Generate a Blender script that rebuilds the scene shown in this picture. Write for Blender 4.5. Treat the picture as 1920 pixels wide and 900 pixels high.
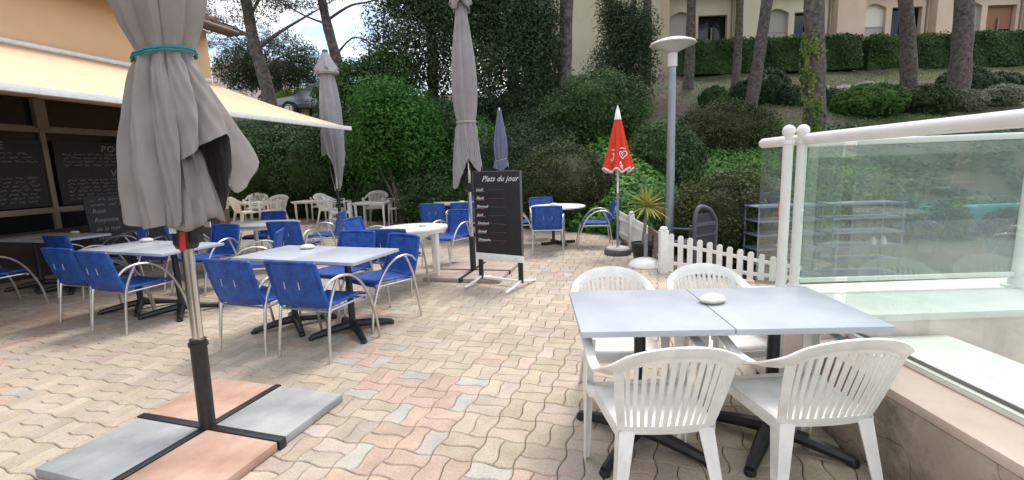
import bpy, bmesh, math, random
import numpy as np
from mathutils import Vector, Matrix
from math import sin, cos, pi, radians, atan2, sqrt

random.seed(4); rng = np.random.default_rng(4)
for o in list(bpy.data.objects): bpy.data.objects.remove(o)
S = bpy.context.scene; C = S.collection

# ------------------------------------------------------------------ camera
F, P, R, H = 881.0, .156, .035, 1.48
cam = bpy.data.cameras.new('camera'); cam.sensor_width = 36; cam.lens = F/1920*36
cam.clip_start = .05; cam.clip_end = 2000
co = bpy.data.objects.new('camera', cam); C.objects.link(co); S.camera = co
fw = Vector((0, cos(P), -sin(P))); up = Vector((0, sin(P), cos(P))); rt = Vector((1, 0, 0))
r2 = cos(R)*rt - sin(R)*up; u2 = sin(R)*rt + cos(R)*up
m = Matrix((r2, u2, -fw)).transposed().to_4x4(); m.translation = Vector((0, 0, H)); co.matrix_world = m
S.render.resolution_x = 1024; S.render.resolution_y = 480

# ------------------------------------------------------------------ sky, sun, exposure
SUN_EL, SUN_AZ = radians(64), radians(35)          # azimuth from +Y towards +X
w = bpy.data.worlds.new('World'); S.world = w; w.use_nodes = True
nt = w.node_tree; N = nt.nodes; L = nt.links; bg = N['Background']
sky = N.new('ShaderNodeTexSky'); sky.sky_type = 'NISHITA'; sky.sun_disc = False
sky.sun_elevation = SUN_EL; sky.sun_rotation = SUN_AZ; sky.dust_density = 2.0; sky.air_density = 1.0
tc = N.new('ShaderNodeTexCoord'); mp = N.new('ShaderNodeMapping'); mp.inputs['Scale'].default_value = (1, 1, 2.4)
nz = N.new('ShaderNodeTexNoise'); nz.inputs['Scale'].default_value = 3.1; nz.inputs['Detail'].default_value = 7; nz.inputs['Roughness'].default_value = .55
cr = N.new('ShaderNodeValToRGB'); cr.color_ramp.elements[0].position = .44; cr.color_ramp.elements[1].position = .60
mx = N.new('ShaderNodeMix'); mx.data_type = 'RGBA'; mx.inputs[7].default_value = (7.9, 7.6, 7.3, 1)
L.new(tc.outputs['Generated'], mp.inputs[0]); L.new(mp.outputs[0], nz.inputs['Vector']); L.new(nz.outputs['Fac'], cr.inputs[0])
L.new(cr.outputs[0], mx.inputs[0]); L.new(sky.outputs[0], mx.inputs[6]); L.new(mx.outputs[2], bg.inputs[0])
bg.inputs[1].default_value = .15
sl = bpy.data.lights.new('sun', 'SUN'); sl.energy = 1.2; sl.angle = radians(20); sl.color = (1, .95, .88)
so = bpy.data.objects.new('sun', sl); C.objects.link(so)
sd = Vector((sin(SUN_AZ)*cos(SUN_EL), cos(SUN_AZ)*cos(SUN_EL), sin(SUN_EL)))
so.rotation_euler = sd.to_track_quat('Z', 'Y').to_euler()
S.view_settings.view_transform = 'Standard'; S.view_settings.look = 'None'
S.view_settings.exposure = 1.0; S.view_settings.gamma = 1
S.cycles.max_bounces = 8; S.cycles.transparent_max_bounces = 12; S.cycles.use_denoising = True

# ------------------------------------------------------------------ materials
def mat(name, col, rough=.6, metal=0, var=0.0, vscale=4.0, col2=None, bump=0.0, bscale=40.0, spec=.5, lo=.35, hi=.65, coord='Object', trans=None, det=6):
    M = bpy.data.materials.new(name); M.use_nodes = True
    t = M.node_tree; n = t.nodes; l = t.links; b = n['Principled BSDF']
    b.inputs['Base Color'].default_value = (*col, 1); b.inputs['Roughness'].default_value = rough
    b.inputs['Metallic'].default_value = metal; b.inputs['Specular IOR Level'].default_value = spec
    tc = n.new('ShaderNodeTexCoord')
    if var or col2:
        z = n.new('ShaderNodeTexNoise'); z.inputs['Scale'].default_value = vscale; z.inputs['Detail'].default_value = det; z.inputs['Roughness'].default_value = .6
        l.new(tc.outputs[coord], z.inputs['Vector'])
        r = n.new('ShaderNodeValToRGB'); r.color_ramp.elements[0].position = lo; r.color_ramp.elements[1].position = hi
        c2 = col2 or tuple(min(1, c*(1+var)) for c in col); c1 = col if col2 else tuple(c*(1-var) for c in col)
        r.color_ramp.elements[0].color = (*c1, 1); r.color_ramp.elements[1].color = (*c2, 1)
        l.new(z.outputs['Fac'], r.inputs[0]); l.new(r.outputs[0], b.inputs['Base Color'])
    if bump:
        z = n.new('ShaderNodeTexNoise'); z.inputs['Scale'].default_value = bscale; z.inputs['Detail'].default_value = 5
        l.new(tc.outputs[coord], z.inputs['Vector'])
        bp = n.new('ShaderNodeBump'); bp.inputs['Strength'].default_value = bump; bp.inputs['Distance'].default_value = .01
        l.new(z.outputs['Fac'], bp.inputs['Height']); l.new(bp.outputs[0], b.inputs['Normal'])
    if trans:
        tr = n.new('ShaderNodeBsdfTranslucent'); tr.inputs[0].default_value = (*trans[1], 1)
        ms = n.new('ShaderNodeMixShader'); ms.inputs[0].default_value = trans[0]
        l.new(b.outputs[0], ms.inputs[1]); l.new(tr.outputs[0], ms.inputs[2]); l.new(ms.outputs[0], n['Material Output'].inputs[0])
    return M

def leafmat(name, a, b, rough=.5, tr=.25, scale=1.2):
    M = bpy.data.materials.new(name); M.use_nodes = True
    t = M.node_tree; n = t.nodes; l = t.links; p = n['Principled BSDF']
    g = n.new('ShaderNodeNewGeometry'); tc = n.new('ShaderNodeTexCoord')
    z = n.new('ShaderNodeTexNoise'); z.inputs['Scale'].default_value = scale; z.inputs['Detail'].default_value = 3
    l.new(tc.outputs['Object'], z.inputs['Vector'])
    ad = n.new('ShaderNodeMath'); ad.operation = 'MULTIPLY_ADD'; ad.inputs[1].default_value = .45
    l.new(g.outputs['Random Per Island'], ad.inputs[0])
    s2 = n.new('ShaderNodeMath'); s2.operation = 'MULTIPLY_ADD'; s2.inputs[1].default_value = 1.6; s2.inputs[2].default_value = -.5
    l.new(z.outputs['Fac'], s2.inputs[0]); l.new(s2.outputs[0], ad.inputs[2])
    r = n.new('ShaderNodeValToRGB'); r.color_ramp.elements[0].color = (*a, 1); r.color_ramp.elements[1].color = (*b, 1)
    r.color_ramp.elements[0].position = .1; r.color_ramp.elements[1].position = .95
    l.new(ad.outputs[0], r.inputs[0]); l.new(r.outputs[0], p.inputs['Base Color']); p.inputs['Roughness'].default_value = rough+.1; p.inputs['Specular IOR Level'].default_value = .25
    tb = n.new('ShaderNodeBsdfTranslucent'); l.new(r.outputs[0], tb.inputs[0])
    ms = n.new('ShaderNodeMixShader'); ms.inputs[0].default_value = tr
    l.new(p.outputs[0], ms.inputs[1]); l.new(tb.outputs[0], ms.inputs[2]); l.new(ms.outputs[0], n['Material Output'].inputs[0])
    return M

m_white_plastic = mat('white_plastic', (.78, .765, .715), .33, var=.09, vscale=9, bump=.03, bscale=60)
m_white_paint = mat('white_paint', (.78, .77, .73), .5, var=.07, vscale=14)
m_rail = mat('rail_paint', (.74, .72, .66), .35, var=.05, vscale=6)
m_blue = None
m_alu = mat('aluminium', (.62, .61, .58), .32, metal=.9, var=.12, vscale=12)
m_chrome = mat('chrome', (.75, .74, .71), .22, metal=1, var=.1, vscale=8)
m_black = mat('black_metal', (.018, .018, .02), .42, var=.3, vscale=20)
m_top = mat('laminate', (.43, .465, .51), .30, var=.07, vscale=5, bump=.02, bscale=90)
m_topedge = mat('laminate_edge', (.42, .46, .52), .45)
m_stone = mat('pebble', (.62, .60, .55), .6, var=.15, vscale=30, bump=.1)
m_grey_cloth = mat('grey_cloth', (.285, .252, .230), .9, var=.09, vscale=6, bump=.12, bscale=25, trans=(.10, (.25, .24, .24)))
m_mauve_cloth = mat('faded_cloth', (.27, .252, .25), .9, var=.1, vscale=4, bump=.12, bscale=25)
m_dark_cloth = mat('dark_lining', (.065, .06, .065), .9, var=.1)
m_blue_cloth = mat('blue_grey_cloth', (.14, .15, .22), .9, var=.1)
m_red_cloth = mat('red_cloth', (.80, .055, .022), .75, var=.08, vscale=8, trans=(.25, (.8, .05, .03)))
m_slab_grey = mat('grey_slab', (.22, .24, .235), .85, col2=(.40, .405, .39), vscale=2.6, bump=.25, bscale=55)
m_slab_pink = mat('terracotta_slab', (.37, .215, .15), .85, col2=(.52, .36, .275), vscale=3, bump=.25, bscale=55)
m_slab_mauve = mat('faded_slab', (.34, .255, .215), .85, col2=(.42, .34, .29), vscale=6, bump=.25, bscale=55)
m_wall = mat('peach_render', (.72, .48, .28), .9, col2=(.78, .54, .33), vscale=1.2, bump=.15, bscale=60)
m_awn = mat('awning_cloth', (.80, .55, .34), .85, col2=(.84, .60, .39), vscale=1.0, trans=(.12, (.8, .5, .25)))
m_frame = mat('olive_frame', (.23, .19, .13), .5, var=.12)
m_darkglass = mat('dark_glass', (.012, .013, .014), .06, spec=.5)
m_board = mat('chalkboard', (.014, .014, .016), .6, var=.25, vscale=6)
m_chalk = mat('chalk', (.62, .62, .60), .9)
m_dimchalk = mat('shaded_chalk', (.27, .27, .27), .9)  # chalk darkened in its colour to stand for the awning's shade
m_redchalk = mat('red_chalk', (.62, .22, .20), .9)
m_interior = mat('dark_wall', (.05, .042, .036), .8, var=.2)
m_tile = mat('roof_tile', (.30, .17, .11), .8, col2=(.16, .12, .10), vscale=7, bump=.2)
m_gutter = mat('gutter', (.10, .075, .06), .5)
m_bark = mat('pine_bark', (.045, .038, .034), .95, col2=(.165, .135, .115), vscale=8, bump=1.0, bscale=14, coord='Object')
m_bark_lt = mat('light_bark', (.17, .14, .11), .9, col2=(.26, .22, .18), vscale=6, bump=.6, bscale=18)
m_lamp = mat('galvanised_pole', (.27, .30, .33), .45, metal=.55, var=.1)
m_lamphead = mat('lamp_dish', (.66, .64, .60), .4)
m_frosted = mat('lamp_lens', (.55, .56, .55), .3)
m_turq = mat('turquoise_paint', (.03, .33, .36), .6, col2=(.05, .42, .45), vscale=3)
m_wood = mat('grey_wood', (.15, .115, .085), .8, col2=(.24, .19, .15), vscale=9, bump=.3)
m_pot = mat('black_pot', (.02, .02, .022), .55)
m_dkgrey = mat('grey_resin', (.085, .09, .105), .5)
m_dkin = mat('grey_resin_panel', (.035, .038, .045), .6)
m_rack = mat('rack_metal', (.22, .27, .35), .4, metal=.3)
m_yucca = leafmat('yucca_leaf', (.22, .25, .05), (.52, .46, .13), .4, .2)
m_rust = mat('rust', (.25, .1, .05), .8)

def wallmat(name, a, b, stain, lo, hi, sc=2.5, crack=.6):
    M = mat(name, a, .9, col2=b, vscale=sc, bump=.4, bscale=35)
    t = M.node_tree; n = t.nodes; l = t.links; p = n['Principled BSDF']
    src = p.inputs['Base Color'].links[0].from_socket
    tc = n.new('ShaderNodeTexCoord'); z = n.new('ShaderNodeTexNoise'); z.inputs['Scale'].default_value = 3.3; z.inputs['Detail'].default_value = 9; z.inputs['Roughness'].default_value = .7
    l.new(tc.outputs['Object'], z.inputs['Vector'])
    r = n.new('ShaderNodeValToRGB'); r.color_ramp.elements[0].position = lo; r.color_ramp.elements[1].position = hi
    mx = n.new('ShaderNodeMix'); mx.data_type = 'RGBA'; mx.inputs[7].default_value = (*stain, 1)
    l.new(z.outputs['Fac'], r.inputs[0]); l.new(r.outputs[0], mx.inputs[0]); l.new(src, mx.inputs[6])
    v = n.new('ShaderNodeTexNoise'); v.inputs['Scale'].default_value = 1.3; v.inputs['Detail'].default_value = 3   # hairline cracks
    l.new(tc.outputs['Object'], v.inputs['Vector'])
    a1 = n.new('ShaderNodeMath'); a1.operation = 'SUBTRACT'; a1.inputs[1].default_value = .5; l.new(v.outputs['Fac'], a1.inputs[0])
    a2 = n.new('ShaderNodeMath'); a2.operation = 'ABSOLUTE'; l.new(a1.outputs[0], a2.inputs[0])
    a3 = n.new('ShaderNodeMath'); a3.operation = 'LESS_THAN'; a3.inputs[1].default_value = .0022; l.new(a2.outputs[0], a3.inputs[0])
    m2 = n.new('ShaderNodeMix'); m2.data_type = 'RGBA'; m2.inputs[7].default_value = (.06, .045, .035, 1)
    a4 = n.new('ShaderNodeMath'); a4.operation = 'MULTIPLY'; a4.inputs[1].default_value = crack; l.new(a3.outputs[0], a4.inputs[0])
    l.new(a4.outputs[0], m2.inputs[0]); l.new(mx.outputs[2], m2.inputs[6]); l.new(m2.outputs[2], p.inputs['Base Color'])
    return M
m_curbside = wallmat('stained_render', (.38, .30, .225), (.50, .41, .32), (.12, .10, .085), .46, .70)
m_curbtop = wallmat('pink_coping', (.62, .46, .37), (.70, .56, .47), (.50, .38, .30), .55, .8, crack=0)
m_palestone = wallmat('pale_coping', (.70, .68, .62), (.76, .74, .69), (.6, .57, .5), .6, .9, crack=0)
m_pinkwall = wallmat('pale_pink_render', (.68, .53, .46), (.76, .63, .57), (.55, .43, .35), .5, .85, 1.2, 0)

def weave():
    M = mat('blue_weave', (.006, .045, .24), .5, col2=(.014, .10, .42), vscale=16)
    t = M.node_tree; n = t.nodes; l = t.links; p = n['Principled BSDF']
    tc = n.new('ShaderNodeTexCoord'); ws = []
    for d in ('X', 'Z'):
        wv = n.new('ShaderNodeTexWave'); wv.bands_direction = d; wv.inputs['Scale'].default_value = 22
        l.new(tc.outputs['Object'], wv.inputs['Vector']); ws.append(wv)
    mu = n.new('ShaderNodeMath'); mu.operation = 'MULTIPLY'; l.new(ws[0].outputs['Fac'], mu.inputs[0]); l.new(ws[1].outputs['Fac'], mu.inputs[1])
    bp = n.new('ShaderNodeBump'); bp.inputs['Strength'].default_value = .6; bp.inputs['Distance'].default_value = .004
    l.new(mu.outputs[0], bp.inputs['Height']); l.new(bp.outputs[0], p.inputs['Normal'])
    return M
m_blue = weave()

def glassmat():
    M = bpy.data.materials.new('clear_glass'); M.use_nodes = True
    t = M.node_tree; n = t.nodes; l = t.links; n.remove(n['Principled BSDF'])
    tr = n.new('ShaderNodeBsdfTransparent'); tr.inputs[0].default_value = (.87, .935, .905, 1)
    gl = n.new('ShaderNodeBsdfGlossy'); gl.inputs[0].default_value = (1, 1, 1, 1); gl.inputs['Roughness'].default_value = .015
    fr = n.new('ShaderNodeFresnel'); fr.inputs[0].default_value = 1.5
    df = n.new('ShaderNodeBsdfDiffuse'); df.inputs[0].default_value = (.78, .82, .80, 1)
    tc = n.new('ShaderNodeTexCoord'); z = n.new('ShaderNodeTexNoise'); z.inputs['Scale'].default_value = 2.5; z.inputs['Detail'].default_value = 5
    mp = n.new('ShaderNodeMapping'); mp.inputs['Scale'].default_value = (1, 1, .3)
    l.new(tc.outputs['Object'], mp.inputs[0]); l.new(mp.outputs[0], z.inputs['Vector'])
    r = n.new('ShaderNodeMapRange'); r.inputs[1].default_value = .35; r.inputs[2].default_value = .75; r.inputs[3].default_value = .04; r.inputs[4].default_value = .09
    l.new(z.outputs['Fac'], r.inputs[0])
    m1 = n.new('ShaderNodeMixShader'); l.new(r.outputs[0], m1.inputs[0]); l.new(tr.outputs[0], m1.inputs[1]); l.new(df.outputs[0], m1.inputs[2])
    ge = n.new('ShaderNodeNewGeometry'); iv = n.new('ShaderNodeMath'); iv.operation = 'SUBTRACT'; iv.inputs[0].default_value = 1; l.new(ge.outputs['Backfacing'], iv.inputs[1])
    mu = n.new('ShaderNodeMath'); mu.operation = 'MULTIPLY'; l.new(fr.outputs[0], mu.inputs[0]); l.new(iv.outputs[0], mu.inputs[1])
    mf = n.new('ShaderNodeMath'); mf.operation = 'MULTIPLY'; mf.inputs[1].default_value = 1.6; l.new(mu.outputs[0], mf.inputs[0])
    m2 = n.new('ShaderNodeMixShader'); l.new(mf.outputs[0], m2.inputs[0]); l.new(m1.outputs[0], m2.inputs[1]); l.new(gl.outputs[0], m2.inputs[2])
    l.new(m2.outputs[0], n['Material Output'].inputs[0])
    return M
m_glass = glassmat()

# ------------------------------------------------------------------ mesh helpers
def tagp(o, label=None, cat=None, group=None, kind=None):
    if label: o['label'] = label
    if cat: o['category'] = cat
    if group: o['group'] = group
    if kind: o['kind'] = kind
    return o
def thing(name, label, cat, loc=(0, 0, 0), rz=0, group=None):
    o = bpy.data.objects.new(name, None); C.objects.link(o); o.empty_display_size = .1
    o.location = loc; o.rotation_euler = (0, 0, rz)
    return tagp(o, label, cat, group)
class MB:
    def __init__(s): s.v = []; s.f = []; s.mi = []
    def add(s, vs, fs, mi=0):
        b = len(s.v); s.v += [tuple(v) for v in vs]; s.f += [tuple(b+i for i in f) for f in fs]; s.mi += [mi]*len(fs); return s
    def box(s, c, d, rot=None, mi=0, taper=1.0):
        x, y, z = [k/2 for k in d]; vs = []
        for k in (-1, 1):
            t = taper if k > 0 else 1.0
            for a, b in ((-1, -1), (1, -1), (1, 1), (-1, 1)):
                q = Vector((a*x*t, b*y*t, k*z))
                if rot is not None: q = rot @ q
                vs.append(q+Vector(c))
        return s.add(vs, [(3, 2, 1, 0), (4, 5, 6, 7), (0, 1, 5, 4), (1, 2, 6, 5), (2, 3, 7, 6), (3, 0, 4, 7)], mi)
    def beam(s, a, b, wd, ht, mi=0, upv=(0, 0, 1)):
        a = Vector(a); b = Vector(b); d = (b-a); L_ = d.length; d.normalize(); u = Vector(upv)
        x = d.cross(u)
        if x.length < 1e-4: x = d.cross(Vector((0, 1, 0)))
        x.normalize(); y = x.cross(d)
        rm = Matrix((x, y, -d)).transposed() if False else Matrix((d, x, y)).transposed()
        return s.box((a+b)/2, (L_, wd, ht), rm, mi)
    def tube(s, pts, r, seg=8, cap=True, mi=0, closed=False):
        pts = [Vector(p) for p in pts]; n = len(pts)
        rs = r if isinstance(r, (list, tuple)) else [r]*n
        base = len(s.v); T = []
        for i in range(n):
            if closed: d = pts[(i+1) % n]-pts[i-1]
            else: d = pts[min(i+1, n-1)]-pts[max(i-1, 0)]
            T.append(d.normalized())
        a = T[0].orthogonal().normalized(); vs = []
        for i in range(n):
            a = (a-T[i]*a.dot(T[i]))
            if a.length < 1e-5: a = T[i].orthogonal()
            a.normalize(); b = T[i].cross(a)
            for k in range(seg):
                th = 2*pi*k/seg; vs.append(pts[i]+(a*cos(th)+b*sin(th))*rs[i])
        fs = []
        for i in range(n if closed else n-1):
            j = (i+1) % n
            for k in range(seg):
                k2 = (k+1) % seg; fs.append((i*seg+k, i*seg+k2, j*seg+k2, j*seg+k))
        if cap and not closed:
            fs.append(tuple(reversed(range(seg)))); fs.append(tuple(range((n-1)*seg, n*seg)))
        return s.add(vs, fs, mi)
    def lathe(s, prof, seg=24, c=(0, 0, 0), mi=0, sx=1, sy=1):
        vs = []; n = len(prof)
        for (r, z) in prof:
            for k in range(seg):
                th = 2*pi*k/seg; vs.append((c[0]+r*cos(th)*sx, c[1]+r*sin(th)*sy, c[2]+z))
        fs = [(i*seg+k, i*seg+(k+1) % seg, (i+1)*seg+(k+1) % seg, (i+1)*seg+k) for i in range(n-1) for k in range(seg)]
        fs.append(tuple(reversed(range(seg)))); fs.append(tuple(range((n-1)*seg, n*seg)))
        return s.add(vs, fs, mi)
    def prism(s, poly, z0, z1, mi=0):
        n = len(poly); vs = [(x, y, z0) for x, y in poly]+[(x, y, z1) for x, y in poly]
        fs = [tuple(reversed(range(n))), tuple(range(n, 2*n))]+[(i, (i+1) % n, n+(i+1) % n, n+i) for i in range(n)]
        return s.add(vs, fs, mi)
    def ribbon(s, pts, wv, nv, wid, th, mi=0):
        """solid band along pts; wv: width directions, nv: thickness directions"""
        n = len(pts); vs = []
        for i in range(n):
            p = Vector(pts[i]); a = Vector(wv[i]).normalized()*(wid[i] if isinstance(wid, (list, tuple)) else wid)/2
            b = Vector(nv[i]).normalized()*th/2
            vs += [p-a-b, p+a-b, p+a+b, p-a+b]
        fs = []
        for i in range(n-1):
            for k in range(4):
                k2 = (k+1) % 4; fs.append((i*4+k, i*4+k2, i*4+4+k2, i*4+4+k))
        fs += [(3, 2, 1, 0), (4*n-4, 4*n-3, 4*n-2, 4*n-1)]
        return s.add(vs, fs, mi)
    def grid(s, P2, mi=0, flip=False):
        a = len(P2); b = len(P2[0]); vs = [q for r_ in P2 for q in r_]
        fs = [(i*b+j, i*b+j+1, (i+1)*b+j+1, (i+1)*b+j) for i in range(a-1) for j in range(b-1)]
        if flip: fs = [tuple(reversed(f)) for f in fs]
        return s.add(vs, fs, mi)
    def build(s, name, mats, parent=None, bevel=0, smooth=40, loc=None, solid=0, sub=0):
        me = bpy.data.meshes.new(name); me.from_pydata(s.v, [], s.f)
        for q in (mats if isinstance(mats, (list, tuple)) else [mats]): me.materials.append(q)
        me.polygons.foreach_set('material_index', s.mi)
        bm = bmesh.new(); bm.from_mesh(me); bmesh.ops.recalc_face_normals(bm, faces=bm.faces) if not solid else None
        if bevel:
            es = [e for e in bm.edges if len(e.link_faces) == 2 and e.calc_face_angle(0) > radians(35)]
            bmesh.ops.bevel(bm, geom=es, offset=bevel, segments=2, affect='EDGES', profile=.6, clamp_overlap=True)
        bm.to_mesh(me); bm.free()
        if smooth:
            me.polygons.foreach_set('use_smooth', [True]*len(me.polygons)); me.set_sharp_from_angle(angle=radians(smooth))
        o = bpy.data.objects.new(name, me); C.objects.link(o)
        if parent: o.parent = parent
        if loc: o.location = loc
        if sub:
            k = o.modifiers.new('sub', 'SUBSURF'); k.levels = sub; k.render_levels = sub
        if solid:
            k = o.modifiers.new('solid', 'SOLIDIFY'); k.thickness = solid; k.offset = 0
        return o
def crom(pts, n=6):
    pts = [Vector(p) for p in pts]; out = []
    for i in range(len(pts)-1):
        p0 = pts[max(i-1, 0)]; p1 = pts[i]; p2 = pts[i+1]; p3 = pts[min(i+2, len(pts)-1)]
        for k in range(n):
            t = k/n; out.append(.5*((2*p1)+(p2-p0)*t+(2*p0-5*p1+4*p2-p3)*t*t+(3*p1-p0-3*p2+p3)*t**3))
    out.append(pts[-1]); return out
def dup(root, loc, rz, label=None, group=None, scale=None):
    r = root.copy(); C.objects.link(r); r.location = loc; r.rotation_euler = (0, 0, rz)
    if label: r['label'] = label
    if group: r['group'] = group
    if scale: r.scale = scale
    for ch in list(root.children):
        c = ch.copy(); C.objects.link(c); c.parent = r
        for g in list(ch.children):
            d = g.copy(); C.objects.link(d); d.parent = c
    return r
def text(name, body, size, mt, parent, loc, rot, shear=0, sx=1.0, space=1.0, fat=0.0):
    cu = bpy.data.curves.new(name, 'FONT'); cu.body = body; cu.size = size; cu.shear = shear; cu.align_x = 'LEFT'; cu.resolution_u = 3
    cu.space_character = space; cu.offset = fat; cu.extrude = .0008
    tmp = bpy.data.objects.new('tmp', cu); C.objects.link(tmp)
    dg = bpy.context.evaluated_depsgraph_get(); me = bpy.data.meshes.new_from_object(tmp.evaluated_get(dg))
    bpy.data.objects.remove(tmp); me.name = name; me.materials.clear(); me.materials.append(mt)
    o = bpy.data.objects.new(name, me); C.objects.link(o); o.parent = parent; o.location = loc; o.rotation_euler = rot; o.scale = (sx, 1, 1)
    return o
def rot2(x, y, a): return (x*cos(a)-y*sin(a), x*sin(a)+y*cos(a))

# ------------------------------------------------------------------ terrain
BX = [-40, -10, -7, -4, -3, -1, .5, 2.1, 2.5, 3.2, 4.5, 60]
BY = [19, 17, 15.6, 13.9, 13.3, 11.9, 11.2, 9.6, 8.6, 8.9, 11, 11.0]
def sst(a, b, x):
    t = np.clip((x-a)/(b-a), 0, 1); return t*t*(3-2*t)
def terr(x, y):
    x = np.asarray(x, float); y = np.asarray(y, float)
    d = y-np.interp(x, BX, BY)
    left = 3.4*sst(0, 2.0, d)+1.4*sst(3, 9, d)
    right = np.where(d > 0, np.minimum(.38*d, 6.1+.03*(d-16)), 0)
    k = sst(-2.5, 1.5, x)
    z = left*(1-k)+right*k
    low = sst(2.6, 3.6, x)*(-.42)*(1-sst(0, 3, d))
    low = np.where((y > 3.1), low, 0)
    z = z+low+np.where(d > .3, .10*np.sin(x*1.1+y*.7)*np.cos(y*.9-x*.4), 0)
    return z-.035
gx = np.unique(np.concatenate([np.linspace(-400, -40, 10), np.arange(-40, 60, .5), np.linspace(60, 500, 10)]))
gy = np.unique(np.concatenate([np.linspace(-300, -6, 8), np.arange(-6, 40, .4), np.linspace(40, 900, 14)]))
X, Y = np.meshgrid(gx, gy); Z = terr(X, Y)
vs = np.stack([X, Y, Z], -1).reshape(-1, 3); nx = len(gx); ny = len(gy)
ii = np.arange((ny-1)*(nx-1)); r_ = ii//(nx-1); c_ = ii % (nx-1); a = r_*nx+c_
fs = np.stack([a, a+1, a+nx+1, a+nx], 1)
def npmesh(name, vs, fs, mt, parent=None, k=4):
    me = bpy.data.meshes.new(name); n = len(vs); m_ = len(fs)
    me.vertices.add(n); me.vertices.foreach_set('co', np.asarray(vs, np.float32).ravel())
    me.loops.add(m_*k); me.loops.foreach_set('vertex_index', np.asarray(fs, np.int32).ravel())
    me.polygons.add(m_); me.polygons.foreach_set('loop_start', np.arange(0, m_*k, k, dtype=np.int32))
    me.update(calc_edges=True); me.validate()
    me.materials.append(mt); o = bpy.data.objects.new(name, me); C.objects.link(o)
    if parent: o.parent = parent
    return o
m_soil = mat('soil', (.10, .075, .055), .95, col2=(.05, .075, .025), vscale=.55, bump=.5, bscale=6, lo=.42, hi=.58)
g = npmesh('ground', vs, fs, m_soil); g['kind'] = 'structure'
g.data.polygons.foreach_set('use_smooth', [True]*len(g.data.polygons))

# grass patch on the bank to the right
def leaf_mesh(pos, nrm, size, asp=.5, jit=.6, bend=.0):
    """pointed quad leaves at pos, roughly facing nrm"""
    n = len(pos); pos = np.asarray(pos, float); nr = np.asarray(nrm, float)+rng.normal(0, jit, (n, 3)); nr /= np.linalg.norm(nr, axis=1)[:, None]+1e-9
    t = rng.normal(0, 1, (n, 3)); t -= nr*(t*nr).sum(1)[:, None]; t /= np.linalg.norm(t, axis=1)[:, None]+1e-9
    b = np.cross(nr, t); s = (size*rng.uniform(.6, 1.35, n))[:, None]
    v = np.stack([pos-t*s*.5, pos+b*s*asp*.5, pos+t*s*.5, pos-b*s*asp*.5], 1).reshape(-1, 3)
    f = np.arange(n*4).reshape(-1, 4); return v, f
DENS = 2.1
def clumps(ells, nclump, nleaf, size, cr=.25, asp=.55, shell=.75, jit=.7, flat=1.0):
    """ells: list of (cx,cy,cz,rx,ry,rz); returns leaf verts and faces"""
    vol = np.array([e[3]*e[4]+e[3]*e[5]+e[4]*e[5] for e in ells]); pr = vol/vol.sum()
    V = []; NR = []
    for e, p_ in zip(ells, pr):
        k = max(3, int(nclump*p_*DENS)); d = rng.normal(0, 1, (k, 3)); d /= np.linalg.norm(d, axis=1)[:, None]
        rad = rng.uniform(shell**3, 1.08, k)**(1/3.); c = np.array(e[:3])+d*rad[:, None]*np.array(e[3:])
        q = cr*rng.uniform(.6, 1.4, k)
        j = np.repeat(np.arange(k), nleaf); off = rng.normal(0, 1, (len(j), 3)); off /= np.linalg.norm(off, axis=1)[:, None]
        off *= (rng.uniform(.2, 1, len(j))**.5)[:, None]; off[:, 2] *= flat
        V.append(c[j]+off*q[j][:, None]); NR.append(d[j]*.6+off*.6+np.array([0, 0, .45]))
    return leaf_mesh(np.concatenate(V), np.concatenate(NR), size, asp, jit)

lf_dark = leafmat('dark_evergreen_leaf', (.020, .042, .018), (.085, .130, .060), scale=.8)
lf_mid = leafmat('mid_green_leaf', (.022, .056, .014), (.090, .165, .045))
lf_bright = leafmat('bright_green_leaf', (.020, .085, .014), (.085, .230, .038), tr=.35)
lf_ivy = leafmat('ivy_leaf', (.022, .085, .012), (.130, .300, .045), .38, .25, 1.6)
lf_ivyd = leafmat('shaded_ivy_leaf', (.016, .042, .012), (.060, .125, .030), .38, .2, 1.4)  # darker copy of the ivy greens, shade put into the colour
lf_brown = leafmat('brownish_shrub_leaf', (.032, .048, .016), (.10, .125, .045))
lf_pale = leafmat('variegated_leaf', (.10, .13, .07), (.28, .30, .20))
lf_pine = leafmat('pine_needles', (.030, .050, .026), (.085, .115, .060), .6, .2)
lf_box = leafmat('clipped_box_leaf', (.026, .075, .014), (.12, .235, .05), .45, .25, 2.0)
lf_grass = leafmat('grass_blade', (.07, .15, .03), (.17, .29, .07), .6, .3)
lf_lime = leafmat('lime_leaf', (.07, .12, .025), (.27, .33, .09))

def core(ells, k, dens=2):
    mb = MB()
    for e in ells:
        prof = []
        for i in range(9):
            t = -pi/2+pi*i/8; prof.append((max(.01, cos(t)*k), sin(t)*k))
        b0 = len(mb.v); mb.lathe([(r*1.0, z*e[5]) for r, z in prof], 14, (0, 0, 0))
        for i in range(b0, len(mb.v)):
            x, y, z = mb.v[i]; j = 1+.10*sin(x*9+e[0]*3)*cos(y*8+e[1])+.08*sin(z*7+e[2])
            mb.v[i] = (x*e[3]*j+e[0], y*e[4]*j+e[1], z*j+e[2])
    return mb
def bush(name, label, cat, loc, ells, lf, n=160, nl=16, size=.09, cr=.16, corek=.86, group=None, shell=.8, asp=.55, jit=.6):
    """leafy shrub: twiggy core and leaves in ONE mesh; ells relative to loc"""
    v, f = clumps(ells, n, nl, size, cr, asp=asp, shell=shell, jit=jit)
    mb = core(ells, corek*.88)
    me = bpy.data.meshes.new(name)
    vv = np.concatenate([v, np.array(mb.v)]) if mb.v else v
    off = len(v)
    me.from_pydata(vv.tolist(), [], [tuple(q) for q in f.tolist()]+[tuple(i+off for i in q) for q in mb.f])
    me.materials.append(lf)
    o = bpy.data.objects.new(name, me); C.objects.link(o); o.location = loc
    return tagp(o, label, cat, group)
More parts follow.
